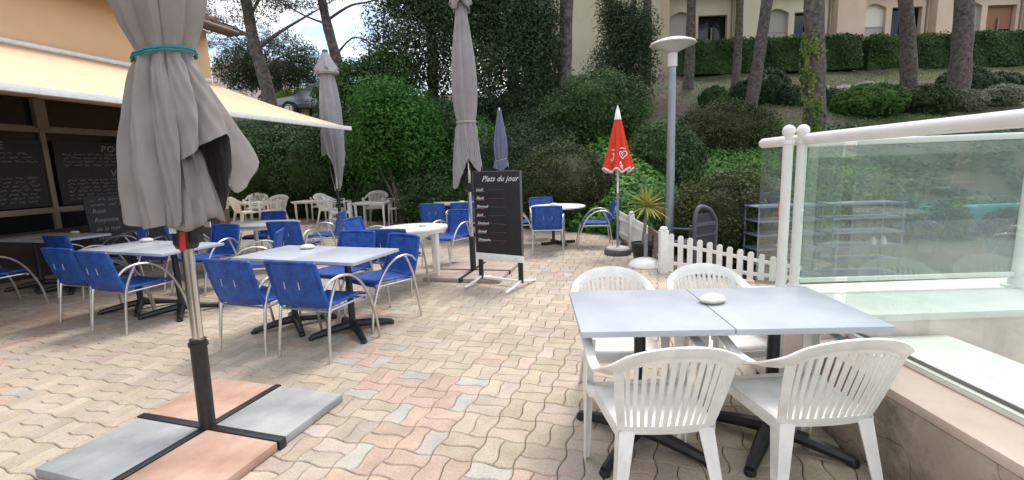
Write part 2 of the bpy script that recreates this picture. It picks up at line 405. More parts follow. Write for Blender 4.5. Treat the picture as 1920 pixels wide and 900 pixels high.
def tree(name, label, loc, trunk, crown, lf, bark, n=300, nl=22, size=.12, cr=.4, branches=(), group=None, shell=.55, asp=.5, cat='tree', jit=.8, flat=1.0):
    """trunk: [(x,y,z,r)...] relative to loc; crown: ellipsoids"""
    t = thing(name, label, cat, loc, 0, group)
    tp = crom([Vector(p[:3]) for p in trunk], 5); rr = np.interp(np.linspace(0, 1, len(tp)), np.linspace(0, 1, len(trunk)), [p[3] for p in trunk])
    mb = MB().tube(tp, [float(q)*(1+.06*sin(i*2.3)) for i, q in enumerate(rr)], 12); mb.build('trunk', bark, t)
    for br in branches:
        bp = crom([Vector(p[:3]) for p in br], 5); rr = np.interp(np.linspace(0, 1, len(bp)), np.linspace(0, 1, len(br)), [p[3] for p in br])
        MB().tube(bp, [float(q) for q in rr], 7).build('limb', bark, t)
    if crown:
        v, f = clumps(crown, n, nl, size*1.2, cr, asp=asp, shell=shell, jit=jit, flat=flat)
        npmesh('crown', v, f, lf, t)
    return t
def zt(x, y): return float(terr(x, y))

# ------------------------------------------------------------------ paving
A0 = -.306; UN = .112
def edge_pts(i, j, dirn):
    """points along unit edge from grid vertex (i,j) in direction 'x' or 'y', shared by both neighbours"""
    s = 1 if (i+j) % 2 == 0 else -1; d = .0098*s
    if dirn == 'x': return [(i*UN, j*UN), ((i+.34)*UN, j*UN+d), ((i+.62)*UN, j*UN+d)]
    return [(i*UN, j*UN), (i*UN-d, (j+.34)*UN), (i*UN-d, (j+.62)*UN)]
def paver_outline(i, j, w_, h_):
    pts = []
    for k in range(w_): pts += edge_pts(i+k, j, 'x')
    for k in range(h_): pts += edge_pts(i+w_, j+k, 'y')
    for k in reversed(range(w_)):
        e = edge_pts(i+k, j+h_, 'x'); pts += [((i+k+1)*UN, (j+h_)*UN), e[2], e[1]]
    for k in reversed(range(h_)):
        e = edge_pts(i, j+k, 'y'); pts += [(i*UN, (j+k+1)*UN), e[2], e[1]]
    return np.array(pts)
def inset(p, d):
    a = np.roll(p, 1, 0); b = np.roll(p, -1, 0)
    e1 = p-a; e2 = b-p; e1 /= np.linalg.norm(e1, axis=1)[:, None]; e2 /= np.linalg.norm(e2, axis=1)[:, None]
    n1 = np.stack([-e1[:, 1], e1[:, 0]], 1); n2 = np.stack([-e2[:, 1], e2[:, 0]], 1)
    n = n1+n2; n /= np.maximum(np.linalg.norm(n, axis=1), .4)[:, None]
    return p+n*d
def inband(a, b):
    i = math.floor(a/.448+.5); j = math.floor(b/.448+.5)
    # staircase bands as in the photo
    k = (math.floor((i+j+100)/1)+6) % 9
    q = (i-j) % 5
    return k in (0,) or (k == 1 and q < 2) or (k == 8 and q in (3,))
PCOL = {'c': (.465, .395, .305), 'p': (.485, .362, .282), 'g': (.43, .412, .365)}
def in_terrace(x, y):
    if y < 3.3 and x > 1.70: return False
    if y >= 3.3 and x > 3.6: return False
    if x > 2.05 and y > 6.15-(x-2.0)*.64 and x > 2.05: return False
    wx = -9.3+.243*y
    if y < 11.1 and x < wx+.02: return False
    if y > np.interp(x, BX, BY)+.1: return False
    return True
PV = []; PF = []; PC = []
ca, sa = cos(A0), sin(A0)
for I in range(-60, 30):
    for J in range(-15, 90):
        a, b = (I+.5)*2*UN, (J+.5)*2*UN
        x, y = a*ca-b*sa, a*sa+b*ca
        if not (-.8 < y < 17.5 and -11 < x < 3.8) or not in_terrace(x, y): continue
        # drop what lies well outside the view
        if abs(x) > 1.35*max(y, 0)+1.6: continue
        blocks = [(2*I, 2*J, 2, 1), (2*I, 2*J+1, 2, 1)] if (I+J) % 2 == 0 else [(2*I, 2*J, 1, 2), (2*I+1, 2*J, 1, 2)]
        for (i, j, w_, h_) in blocks:
            ax, bx = (i+w_/2)*UN, (j+h_/2)*UN
            ib = inband(ax, bx)
            edge = [inband(ax+dx, bx+dy) for dx, dy in ((.085, 0), (-.085, 0), (0, .085), (0, -.085))]
            key = 'p' if ib and all(edge) else ('g' if ib else 'c')
            if ib and not all(edge) and random.random() < .12: key = 'p'
            c = np.array(PCOL[key])*random.uniform(.88, 1.10)*np.array([1, random.uniform(.97, 1.02), random.uniform(.94, 1.05)])
            if key == 'c' and random.random() < .06: c = c*np.array([1.02, .95, .92])
            o0 = inset(paver_outline(i, j, w_, h_), .0021); o1 = inset(o0, .0055)
            n = len(o0); tz = random.uniform(-.0012, .0012); base = len(PV)
            for ring, z in ((o0, -.02), (o0, -.0055+tz), (o1, tz)):
                X_ = ring[:, 0]*ca-ring[:, 1]*sa; Y_ = ring[:, 0]*sa+ring[:, 1]*ca
                PV += [(X_[k], Y_[k], z) for k in range(n)]
            PF.append(tuple(base+2*n+k for k in range(n))); PC.append(c)
            for r0 in (0, n):
                for k in range(n):
                    k2 = (k+1) % n; PF.append((base+r0+k, base+r0+k2, base+r0+n+k2, base+r0+n+k)); PC.append(c)
me = bpy.data.meshes.new('paving'); me.from_pydata(PV, [], PF)
at = me.attributes.new('tint', 'FLOAT_VECTOR', 'FACE'); at.data.foreach_set('vector', np.array(PC, np.float32).ravel())
m_pave = mat('paver', (.5, .4, .3), .85, bump=.35, bscale=120, coord='Object')
t = m_pave.node_tree; n_ = t.nodes; l_ = t.links; p_ = n_['Principled BSDF']
an = n_.new('ShaderNodeAttribute'); an.attribute_name = 'tint'
def noise_ramp(scale, det, lo, hi, a, b, nodes=n_, links=l_):
    tcn = nodes.new('ShaderNodeTexCoord'); z = nodes.new('ShaderNodeTexNoise'); z.inputs['Scale'].default_value = scale; z.inputs['Detail'].default_value = det
    links.new(tcn.outputs['Object'], z.inputs['Vector'])
    r = nodes.new('ShaderNodeMapRange'); r.inputs[1].default_value = lo; r.inputs[2].default_value = hi; r.inputs[3].default_value = a; r.inputs[4].default_value = b
    links.new(z.outputs['Fac'], r.inputs[0]); return r.outputs[0]
s1 = noise_ramp(.55, 4, .35, .65, .84, 1.06); s2 = noise_ramp(70, 3, .3, .7, .86, 1.12); s3 = noise_ramp(7, 6, .35, .7, 1.05, .86)
m1 = n_.new('ShaderNodeMath'); m1.operation = 'MULTIPLY'; l_.new(s1, m1.inputs[0]); l_.new(s2, m1.inputs[1])
m2 = n_.new('ShaderNodeMath'); m2.operation = 'MULTIPLY'; l_.new(m1.outputs[0], m2.inputs[0]); l_.new(s3, m2.inputs[1])
vm = n_.new('ShaderNodeVectorMath'); vm.operation = 'SCALE'; l_.new(an.outputs['Vector'], vm.inputs[0]); l_.new(m2.outputs[0], vm.inputs['Scale'])
l_.new(vm.outputs[0], p_.inputs['Base Color'])
me.materials.append(m_pave); po = bpy.data.objects.new('paving', me); C.objects.link(po); po['kind'] = 'structure'
# sand bed under the pavers
sb = MB().add([(-13, -5, -.012), (3.6, -5, -.012), (3.6, 5.2, -.012), (2.1, 6.2, -.012), (2.12, 9.7, -.012), (.5, 11.3, -.012), (-1, 12.0, -.012), (-3, 13.4, -.012), (-4, 14.0, -.012), (-7, 15.7, -.012), (-13, 17.8, -.012)], [tuple(range(11))])
sb.build('sand_bed', mat('joint_sand', (.06, .048, .036), .95, var=.4, vscale=6), smooth=0)['kind'] = 'structure'

# ------------------------------------------------------------------ low parapet with glass railing, right
t = thing('parapet_wall', 'low stained concrete parapet with pink and pale coping beside the near white chairs', 'wall', (1.66, 0, 0))
MB().box((.395, .25, .09), (.79, 4.6, .62)).build('wall', m_curbside, t, bevel=.012)
MB().box((.135, .25, .4225), (.275, 4.605, .045)).build('inner_coping', m_curbtop, t, bevel=.008)
MB().box((.541, .25, .4235), (.52, 4.607, .045)).build('outer_coping', m_palestone, t, bevel=.01)
MB().tube([(.17, 1.05, .446), (.19, 1.055, .446)], .006, 6).build('rust_stain', m_rust, t)
t = thing('cross_wall', 'pale pink rendered wall crossing behind the parapet on the right', 'wall', (1.75, 2.57, 0))
MB().box((4.0, .34, .10), (8.1, .66, .86)).build('wall', m_pinkwall, t, bevel=.01)
MB().box((4.0, .34, .552), (8.12, .70, .045)).build('coping', m_palestone, t, bevel=.01)
tagp(MB().prism([(2.46, -4), (12, -4), (12, 2.565), (2.46, 2.565)], -.03, .0).build('path', mat('pale_concrete', (.55, .50, .46), .85, var=.1, vscale=2)), kind='structure')

t = thing('glass_railing', 'near glass railing with thick sloping white handrail beside the white chairs', 'railing', (1.92, 0, 0))
MB().tube([(0, .3, 1.59), (-.005, 1.6, 1.59), (-.03, 2.9, 1.585), (-.05, 3.5, 1.58)], .035, 14).build('handrail', m_rail, t)
MB().lathe([(.0, -.01), (.035, -.01), (.036, 0), (.03, .02), (.0, .028)], 14).build('end_cap', m_rail, t, loc=(-.05, 3.5, 1.58)).rotation_euler = (-pi/2, 0, 0)
MB().box((-.015, 1.45, 1.01), (.010, 2.3, 1.08)).build('pane', m_glass, t, smooth=0)
MB().box((-.048, 3.09, 1.01), (.010, .86, 1.08)).build('pane', m_glass, t, smooth=0)
MB().box((0.0, 1.45, .462), (.035, 2.35, .03)).box((.02, 1.45, .478), (.008, 2.35, .012)).build('bottom_rail', m_rail, t, bevel=.004)
MB().box((.012, 1.45, .482), (.010, 2.33, .022)).build('gasket', m_black, t)
MB().box((-.06, 3.22, 1.12), (.003, .07, .09)).build('sticker', mat('orange_sticker', (.6, .16, .07), .6), t)
def post(x, y, z0, z1, par, ball=True):
    mb = MB().lathe([(.03, z0), (.03, z1-.02)], 14, (x, y, 0))
    if ball: mb.lathe([(.018, z1-.02), (.020, z1), (.034, z1+.018), (.040, z1+.038), (.034, z1+.060), (.018, z1+.074), (.003, z1+.078)], 14, (x, y, 0))
    mb.lathe([(.031, z1-.045), (.038, z1-.042), (.038, z1-.02), (.031, z1-.018)], 14, (x, y, 0))
    mb.build('post', m_rail, par)
    MB().lathe([(.075, z0), (.075, z0+.012), (.045, z0+.02), (.04, z0+.06), (.031, z0+.065)], 18, (x, y, 0)).build('flange', m_rail, par)
post(-.135, 3.05, .445, 1.60, t)
t = thing('glass_railing', 'far glass railing on the pink cross wall with thin white top rail', 'railing', (1.875, 3.05, 0))
post(0, 0, .575, 1.60, t); post(1.46, -.03, .575, 1.55, t, False); post(3.2, -.06, .575, 1.55, t, False)
MB().tube([(0, 0, 1.555), (1.46, -.03, 1.56), (4.2, -.08, 1.56)], .021, 10).build('top_rail', m_rail, t)
MB().beam((.03, 0, .66), (1.43, -.03, .66), .03, .028).beam((1.49, -.03, .66), (4.2, -.08, .66), .03, .028).build('bottom_rail', m_rail, t, bevel=.004)
for a, b in ((.035, 1.425), (1.495, 3.16)):
    MB().box(((a+b)/2, -.015-(.03 if a > 1 else 0), 1.105), (b-a, .010, .86)).build('pane', m_glass, t, smooth=0)

# ------------------------------------------------------------------ restaurant building
TH = atan2(.972, .236)
t = thing('restaurant_building', 'peach rendered restaurant with dark shopfront under the orange awning', 'building', (-9.3, 0, 0), TH)
L0, L1 = -9.0, 11.42                                     # local x along facade; unseen end lengthened behind camera to block skylight
MB().box(((L0+L1)/2, 4.0, 3.76), (L1-L0, 7.9, 1.9)).build('upper_wall', m_wall, t, bevel=.01)
MB().box(((L0+L1)/2, .16, .36), (L1-L0, .22, .72)).build('base_wall', m_interior, t)
MB().box((L1-.15, 4.0, 1.4), (.30, 7.9, 2.82)).build('end_wall', m_wall, t)
MB().box(((L0+L1)/2, 4.0, .01), (L1-L0, 7.8, .04)).box(((L0+L1)/2, 4.0, 2.80), (L1-L0-.31, 7.8, .02)).box(((L0+L1)/2, 7.5, 1.4), (L1-L0-.31, .1, 2.7)).build('interior', m_interior, t)
for x0 in (L0+.1, 3.5, 5.75, 7.95, 10.2):
    x1 = {L0+.1: 3.5, 3.5: 5.75, 5.75: 7.95, 7.95: 10.2, 10.2: L1-.35}[x0]
    wf = MB().box((x0, .06, 1.76), (.075, .08, 2.08)).box(((x0+x1)/2, .055, 2.32), (x1-x0-.08, .07, .10)).box(((x0+x1)/2, .055, 1.03), (x1-x0-.08, .07, .09)).box((x0, .02, 2.56), (.16, .10, .45))
    wf = wf.build('window', m_frame, t, bevel=.004)
    MB().box(((x0+x1)/2, .085, 1.76), (x1-x0-.07, .012, 2.08)).build('pane', m_darkglass, wf, smooth=0)
# roof with barrel tiles, gutter
rf = MB().add([(L0-.5, -.55, 4.66), (L1+.12, -.55, 4.66), (L1+.12, 4.0, 6.0), (L0-.5, 4.0, 6.0), (L0-.5, -.55, 4.74), (L1+.12, -.55, 4.74), (L1+.12, 4.0, 6.08), (L0-.5, 4.0, 6.08), (L0-.5, 8.5, 4.66), (L1+.12, 8.5, 4.66)],
    [(0, 1, 2, 3), (4, 5, 6, 7), (0, 1, 5, 4), (1, 2, 6, 5), (0, 3, 7, 4), (7, 6, 9, 8)])
for k in range(int((L1-L0+.40)/.24)):
    x = L0-.35+k*.24
    if x < 6: continue
    rf.tube([(x, -.60, 4.75), (x, 1.8, 5.46)], .075, 8)
rf.build('roof', m_tile, t)
MB().tube([(L0-.5, -.63, 4.60), (L1+.14, -.63, 4.60)], .065, 10).box(((L0+L1)/2, -.35, 4.67), (L1-L0+.9, .45, .03)).build('gutter', m_gutter, t)

AW = thing('awning', 'orange fabric awning with white front bar over the dark terrace', 'awning', (-9.3, 0, 0), TH)
# local coordinates of awning corners
def loc2(X_, Y_):
    dx, dy = X_+9.3, Y_; return (dx*cos(TH)+dy*sin(TH), -dx*sin(TH)+dy*cos(TH))
fx, fy = loc2(-3.35, 10.125); bx_, by_ = fx, 0
G1 = []
for i in range(13):
    s_ = i/12; row = []
    for j in range(9):
        q = j/8; y = -.02+(fy+.02)*q; z = 3.56+(2.40-3.56)*q-.06*sin(pi*q)*(1 if 0 < i < 12 else .8)
        row.append((-8.0+(fx+8.0)*s_, y, z))  # unseen near end of the cloth lengthened to darken the left terrace
    G1.append(row)
MB().grid(G1).build('fabric', m_awn, AW, solid=.004, smooth=60)
MB().box(((-8.0+fx)/2, fy-.03, 2.375), (fx+8.0+.04, .07, .082)).build('front_bar', m_white_paint, AW, bevel=.01)
for x in (3.2, 6.8, fx-.5):
    MB().tube([(x, -.03, 3.3), (x+.5, fy*.5, 2.75), (x, fy+.03, 2.38)], .025, 8).build('folding_arm', m_white_paint, AW)
MB().tube([(2.2, -.05, 3.58), (fx, -.05, 3.58)], .05, 10).build('roller', m_white_paint, AW)

def scribble(mb, x0, x1, z, h, y, wd):
    """a line of small unreadable handwriting as short strokes"""
    x = x0
    while x < x1:
        n = random.randint(3, 8); pts = []
        for k in range(n*2):
            pts.append((x, y, z+random.uniform(-h/2, h/2))); x += h*random.uniform(.22, .42)
        for p, q in zip(pts[:-1], pts[1:]): mb.beam(p, q, .001, wd, upv=(0, 0, 1))
        x += h*random.uniform(.5, 1.2)
def wallboard(xa, xb, label, heads):
    b = thing('menu_board', label, 'menu board', (-9.3, 0, 0), TH, 'menu blackboards on the shopfront')
    MB().box(((xa+xb)/2, -.005, 1.62), (xb-xa, .02, 1.04)).build('panel', m_board, b)
    for txt, x, z in heads: text('heading', txt, .15, m_dimchalk, b, (x, -.018, z), (pi/2, 0, 0), .15, 1.1, 1.15)
    mb = MB(); z = 1.93; zz = [h_[2] for h_ in heads]
    while z > 1.14:
        if all(not (-.03 < z-q < .15) for q in zz): scribble(mb, xa+.12, xb-.15, z, .035, -.018, .0055)
        z -= .062
    mb.build('handwriting', m_dimchalk, b, smooth=0)
wallboard(8.03, 10.1, 'wall menu blackboard headed POISSONS and VIANDES beside the window post', [('POISSONS', 8.75, 1.98), ('VIANDES', 8.85, 1.55)])
wallboard(5.85, 7.86, 'wall menu blackboard headed ENTREE at the left edge of the photo', [('ENTREE', 6.75, 2.0), ('SALADES', 6.3, 1.6)])
b = thing('easel_board', 'leaning handwritten blackboard standing behind the left blue chairs', 'menu board', (-6.35, 7.55, 0), TH-.15)
rm = Matrix.Rotation(-.10, 3, 'X')
MB().box((.15, 0, .68), (1.05, .025, 1.12), rm).build('panel', m_board, b)
MB().tube([(-.3, .03, 0), (-.3, .1, 1.1)], .015, 6).tube([(.6, .03, 0), (.6, .1, 1.1)], .015, 6).build('stand', m_black, b)
mb = MB()
for z in (1.18, 1.10): scribble(mb, -.3, .55, z, .04, -.02+.1*(z-.68), .006)
mb.build('handwriting', m_dimchalk, b, smooth=0)
for k, (tx, z) in enumerate((('Rosé', .98), ('Roquette', .84), ('de la mer', .70), ('Saumon 7.50', .56), ('& frites', .44))):
    text('menu_line', tx, .088, m_dimchalk, b, (-.3, -.022+.1*(z-.68), z), (pi/2-.10, 0, 0), .3, 1.0)

# ------------------------------------------------------------------ furniture: monobloc chair
def monobloc():
    t = thing('plastic_armchair', 'x', 'chair')
    # seat: dished grid, local facing +y
    G = []
    for i in range(9):
        u = -1+2*i/8; row = []
        for j in range(9):
            v = j/8; y = -.20+.44*v; hw = .215+.035*v
            z = .425-.012*(1-u*u)*sin(pi*v)+(.006 if v < .9 else -.02*(v-.9)/.1)-.012*abs(u)**4*0
            row.append((u*hw, y, z))
        G.append(row)
    MB().grid(G).build('seat', m_white_plastic, t, solid=.007, smooth=60)
    ap = MB()
    pth = [(-.215, -.20, .405), (-.250, .235, .405), (-.22, .262, .395), (.22, .262, .395), (.250, .235, .405), (.215, -.20, .405)]
    pth = crom(pth, 5)
    ap.ribbon(pth, [(0, 0, 1)]*len(pth), [(-p.x or .01, -(p.y-.0) or .01, 0) for p in pth], .042, .006)
    ap.build('seat_rim', m_white_plastic, t)
    # back: curved slatted shell
    def bp(u, v):        # u -1..1, v 0..1
        hw = .204+.054*v**.65; th = u*1.0
        x = hw*sin(th)/sin(1.0); y = -.195-.10*v-.062*(cos(th)-cos(1.0))/(1-cos(1.0))*(.4+.6*v)+.012
        topz = .800-.080*abs(u)**2.1
        return Vector((x, y, .405+(topz-.405)*v))
    def strip(mb, u0, u1, v0, v1, n=10, th=.008):
        P_ = []
        for k in range(n+1):
            v = v0+(v1-v0)*k/n; a = bp(u0, v); b_ = bp(u1, v); nn = (b_-a).cross(Vector((0, 0, 1))).normalized()*th/2
            P_.append((a-nn, b_-nn, b_+nn, a+nn))
        vs = [q for r in P_ for q in r]; fs = [(i*4+k, i*4+(k+1) % 4, i*4+4+(k+1) % 4, i*4+4+k) for i in range(n) for k in range(4)]
        fs += [(3, 2, 1, 0), (4*n, 4*n+1, 4*n+2, 4*n+3)]; mb.add(vs, fs)
    mb = MB()
    ns = 12
    for k in range(ns):
        uc = -.80+1.60*(k+.5)/ns; wdt = 1.60/ns*.56
        strip(mb, uc-wdt/2, uc+wdt/2, .10, .96)
    mb.build('back_slats', m_white_plastic, t)
    mb = MB()
    strip(mb, -1.0, -.80, .0, 1.0, 12, .010); strip(mb, .80, 1.0, .0, 1.0, 12, .010)
    for k in range(12):
        u0 = -.80+1.6*k/12; u1 = -.80+1.6*(k+1)/12
        strip(mb, u0, u1, .0, .11, 2, .010); strip(mb, u0, u1, .90, 1.0, 2, .010)
    mb.build('back_frame', m_white_plastic, t)
    # crest band sweeping into the arms: one continuous band
    half = [tuple(bp(q, 1)+Vector((0, -.004, .004))) for q in (0, .35, .7, 1)]+[(.286, -.215, .686), (.293, -.12, .652), (.286, .02, .638), (.280, .14, .655), (.277, .215, .668), (.268, .255, .655), (.262, .268, .61)]
    wv = [(0, -.45, 1), (.08, -.45, 1), (.25, -.4, 1), (.55, -.35, .8), (.9, -.1, .45), (1, 0, .15), (1, 0, 0), (1, 0, 0), (1, 0, 0), (1, 0, 0), (1, 0, 0)]
    wd = [.050, .050, .052, .056, .056, .050, .046, .050, .054, .052, .046]
    pts = [Vector((-x, y, z)) for x, y, z in reversed(half[1:])]+[Vector(p) for p in half]
    ws = [Vector((-x, y, z)) for x, y, z in reversed(wv[1:])]+[Vector(p) for p in wv]
    # consistent width direction: flip left side so the vector runs continuously
    ws = [Vector((-x, -y, z)) if False else Vector((x, y, z)) for x, y, z in ws]
    wds = list(reversed(wd[1:]))+wd
    n6 = 5; cp = crom(pts, n6); 
    idx = np.linspace(0, len(pts)-1, len(cp)); W_ = []; D_ = []
    for q in idx:
        a = min(int(q), len(pts)-2); f_ = q-a; va = ws[a].lerp(ws[a+1], f_); W_.append(va); D_.append(wds[a]*(1-f_)+wds[a+1]*f_)
    Nn = []
    for k, p in enumerate(cp):
        tn = (cp[min(k+1, len(cp)-1)]-cp[max(k-1, 0)]).normalized(); nn = tn.cross(W_[k])
        W_[k] = (W_[k]-tn*W_[k].dot(tn)); Nn.append(nn)
    mb = MB().ribbon(cp, W_, Nn, D_, .011)
    mb.build('crest_and_arms', m_white_plastic, t, bevel=.003)
    # legs: angled sections, tapering down
    def leg(x0, y0, z0, x1, y1, w0, w1):
        mb = MB(); n = 6; sx = 1 if x0 > 0 else -1; sy = 1 if y1 > 0 else -1
        for (dx, dy) in ((1, 0), (0, 1)):
            vs = []
            for k in range(n+1):
                q = k/n; x = x0+(x1-x0)*q; y = y0+(y1-y0)*q; z = z0*(1-q); w_ = w0+(w1-w0)*q
                if dx: a = Vector((x, y, z)); b_ = Vector((x-sx*w_, y, z)); o = Vector((0, -sy*.007, 0))
                else: a = Vector((x, y-sy*.0005, z)); b_ = Vector((x, y-sy*w_, z)); o = Vector((-sx*.007, 0, 0))
                vs += [a, b_, b_+o, a+o]
            fs = [(i*4+k, i*4+(k+1) % 4, i*4+4+(k+1) % 4, i*4+4+k) for i in range(n) for k in range(4)]+[(3, 2, 1, 0), (4*n, 4*n+1, 4*n+2, 4*n+3)]
            mb.add(vs, fs)
        mb.build('leg', m_white_plastic, t)
    for sx in (-1, 1):
        leg(sx*.275, .268, .635, sx*.285, .285, .060, .034)
        leg(sx*.212, -.205, .42, sx*.262, -.285, .070, .034)
    for sx in (-1, 1):
        MB().box((sx*.262, .20, .41), (.03, .10, .03)).build('arm_bracket', m_white_plastic, t)
    return t

def rtv(f): return atan2(-f[0], f[1])
MC = monobloc()
used = [False]
def white_chair(x, y, rz, label, group='white plastic armchairs', sc=None, z=0):
    if not used[0]:
        used[0] = True; MC.location = (x, y, z); MC.rotation_euler = (0, 0, rz); MC['label'] = label; MC['group'] = group; MC.scale = sc or (1, 1, 1); return MC
    return dup(MC, (x, y, z), rz, label, group, sc)
white_chair(.588, 1.93, .02, 'white plastic armchair seen from behind, left one at the near edge of the near table', sc=(.90, .96, .995))
white_chair(1.235, 1.95, .05, 'white plastic armchair seen from behind, next to the stained parapet', sc=(.92, .96, .995))
white_chair(.635, 2.77, pi-.04, 'white plastic armchair facing the camera across the near left table', sc=(.86, .92, .955))
white_chair(1.27, 2.77, pi+.03, 'white plastic armchair facing the camera across the near right table', sc=(.86, .92, .955))
S2 = (1.06, 1.06, 1.1)
for x, y, f, lb in ((-3.9, 13.6, (0.05, -1), 'white plastic armchair behind the far white table, facing the camera, left of the tree trunk'),
                    (-3.02, 13.0, (-1, .1), 'white plastic armchair facing left at the right end of the far white table'),
                    (-4.45, 12.2, (1, .25), 'white plastic armchair facing right, right beside the thin far parasol pole'),
                    (-5.1, 13.3, (.9, -.3), 'white plastic armchair just behind the thin far parasol pole'),
                    (-5.95, 15.0, (0, -1), 'white plastic armchair behind the far middle white table by the hedge'),
                    (-6.85, 13.6, (-.8, .5), 'white plastic armchair with its side to the camera left of the middle far table'),
                    (-7.5, 13.3, (.6, .8), 'white plastic armchair seen from behind beside the grey far table'),
                    (-8.35, 13.3, (.8, .6), 'white plastic armchair at the near left side of the grey far table'),
                    (-8.1, 15.0, (.3, -1), 'white plastic armchair behind the grey far table by the hedge')):
    white_chair(x, y, rtv(f), lb, 'white plastic armchairs', S2)
# a stack of chairs, left, partly behind the big umbrella
for k in range(4):
    white_chair(-8.75+.0*k, 12.7-.05*k, rtv((1, -.2)), ['lowest', 'second', 'third', 'topmost'][k]+' chair of the white plastic chair stack by the building corner', 'stacked white plastic armchairs', None, .10*k)

# ------------------------------------------------------------------ blue café chair
def bluechair():
    t = thing('cafe_armchair', 'x', 'chair')
    for sx in (-1, 1):
        # rear leg rising to the arm, arched front leg over the arm
        MB().tube(crom([(sx*.255, -.285, 0), (sx*.245, -.225, .42), (sx*.262, -.13, .645)], 6), .0125, 9).build('leg', m_alu, t)
        MB().tube(crom([(sx*.285, .330, 0), (sx*.282, .285, .25), (sx*.280, .19, .48), (sx*.278, .06, .620), (sx*.272, -.08, .662), (sx*.258, -.20, .640), (sx*.236, -.270, .575)], 6), .0125, 9).build('leg', m_alu, t)
    MB().tube([(-.25, -.215, .40), (.25, -.215, .40)], .011, 8).tube([(-.27, .20, .40), (.27, .20, .40)], .011, 8).tube([(-.225, -.215, .40), (-.225, .21, .405)], .010, 8).tube([(.225, -.215, .40), (.225, .21, .405)], .010, 8).build('seat_frame', m_alu, t)
    def panel(prof, hw):
        pr = crom(prof, 4); G = []
        for i in range(9):
            u = -1+2*i/8; G.append([(u*(hw+.006*sin(pi*k/len(pr))), p.y-.022*(1-u*u), p.z+(.0 if k else 0)) for k, p in enumerate(pr)])
        return G
    MB().grid(panel([(0, -.33, .800), (0, -.318, .74), (0, -.285, .60), (0, -.245, .47), (0, -.215, .430)], .232)).build('backrest', m_blue, t, solid=.012, smooth=70)
    def seat():
        G = []
        for i in range(9):
            u = -1+2*i/8; G.append([(u*(.225+.012*v/8), -.225+.47*v/8, .425+.012*abs(u)**3+.018*(v/8)-(.03 if v == 8 else 0)) for v in range(9)])
        return G
    MB().grid(seat()).build('seat', m_blue, t, solid=.018, smooth=70)
    fr = MB().tube(crom([(-.236, -.22, .42), (-.238, -.275, .58), (-.236, -.325, .78), (-.21, -.338, .806), (0, -.352, .812), (.21, -.338, .806), (.236, -.325, .78), (.238, -.275, .58), (.236, -.22, .42)], 5), .015, 8)
    fr.build('back_frame', m_blue, t)
    for x in (-.06, .08): MB().tube([(x, -.340, .60), (x, -.347, .66)], .004, 6).build('clip', m_alu, t)
    return t
BC = bluechair(); usedb = [False]
def blue_chair(x, y, f, label):
    rz = f if isinstance(f, float) else rtv(f); gp = 'blue woven café armchairs'
    if not usedb[0]:
        usedb[0] = True; BC.location = (x, y, 0); BC.rotation_euler = (0, 0, rz); BC['label'] = label; BC['group'] = gp; return
    dup(BC, (x, y, 0), rz, label, gp)
V_ = (.337, .941)
blue_chair(-2.19, 4.02, V_, 'blue woven armchair seen from behind, left one before the pale blue tables')
blue_chair(-1.60, 3.85, V_, 'blue woven armchair seen from behind, nearest one to the paved walkway')
blue_chair(-1.86, 4.95, (-.337, -.941), 'blue woven armchair facing the camera behind the pale blue table pair')
blue_chair(-1.33, 4.58, (-.62, -.78), 'blue woven armchair turned left at the right corner of the pale blue table pair')
blue_chair(-3.12, 5.55, (-.95, -.28), 'blue woven armchair facing left at the right end of the table behind the umbrella pole')
blue_chair(-4.50, 5.02, V_, 'blue woven armchair seen from behind, left one of two beside the big umbrella pole')
blue_chair(-3.88, 4.70, V_, 'blue woven armchair seen from behind, closest to the left of the big umbrella pole')
blue_chair(-4.05, 6.15, (-.3, -.95), 'blue woven armchair behind the table at the umbrella pole, facing the camera')
blue_chair(-4.75, 6.45, (-.35, -.94), 'blue woven armchair in the shade behind the dark half of the left table pair')
blue_chair(-6.15, 5.45, V_, 'blue woven armchair at the left edge of the photo, cut by the frame')
blue_chair(-5.55, 6.1, V_, 'blue woven armchair in deep shade right of the chair at the photo edge')
blue_chair(-6.0, 7.15, (-.9, -.4), 'blue woven armchair in deep shade in front of the leaning blackboard')
blue_chair(-3.20, 6.95, (.12, .99), 'blue woven armchair with upright back in front of the octagonal white table')
blue_chair(-4.33, 8.15, (-.15, -1), 'blue woven armchair behind the octagonal white table')
blue_chair(-3.22, 8.0, (-1, -.1), 'blue woven armchair facing left at the right of the octagonal white table')
blue_chair(-4.75, 7.0, (.8, .5), 'blue woven armchair at the left of the octagonal white table')
blue_chair(-1.98, 6.72, (.95, -.2), 'blue woven armchair facing right at the left side of the round white table')
blue_chair(-1.42, 5.66, (.1, 1), 'blue woven armchair seen from behind at the near side of the round white table')
blue_chair(-.98, 7.22, (-.55, -.83), 'blue woven armchair at the far right of the round white table, arm catching light')
blue_chair(-1.50, 9.45, (.1, 1), 'blue woven armchair at the near left of the far blue rectangular table')
blue_chair(-.92, 9.40, (0, 1), 'blue woven armchair at the near right of the far blue table, behind the blackboard')
blue_chair(-.75, 10.75, (-.1, -1), 'blue woven armchair behind the far blue rectangular table')
blue_chair(.62, 7.98, (.1, 1), 'blue woven armchair seen from behind at the far round table, right of the blackboard')
blue_chair(1.50, 8.35, (-.93, .1), 'blue woven armchair turned left at the far round table, near the red parasol')
blue_chair(.66, 9.45, (.1, -1), 'blue woven armchair behind the far round table, only its top showing')
blue_chair(.12, 8.75, (1, 0.0), 'blue woven armchair mostly hidden behind the right edge of the blackboard')

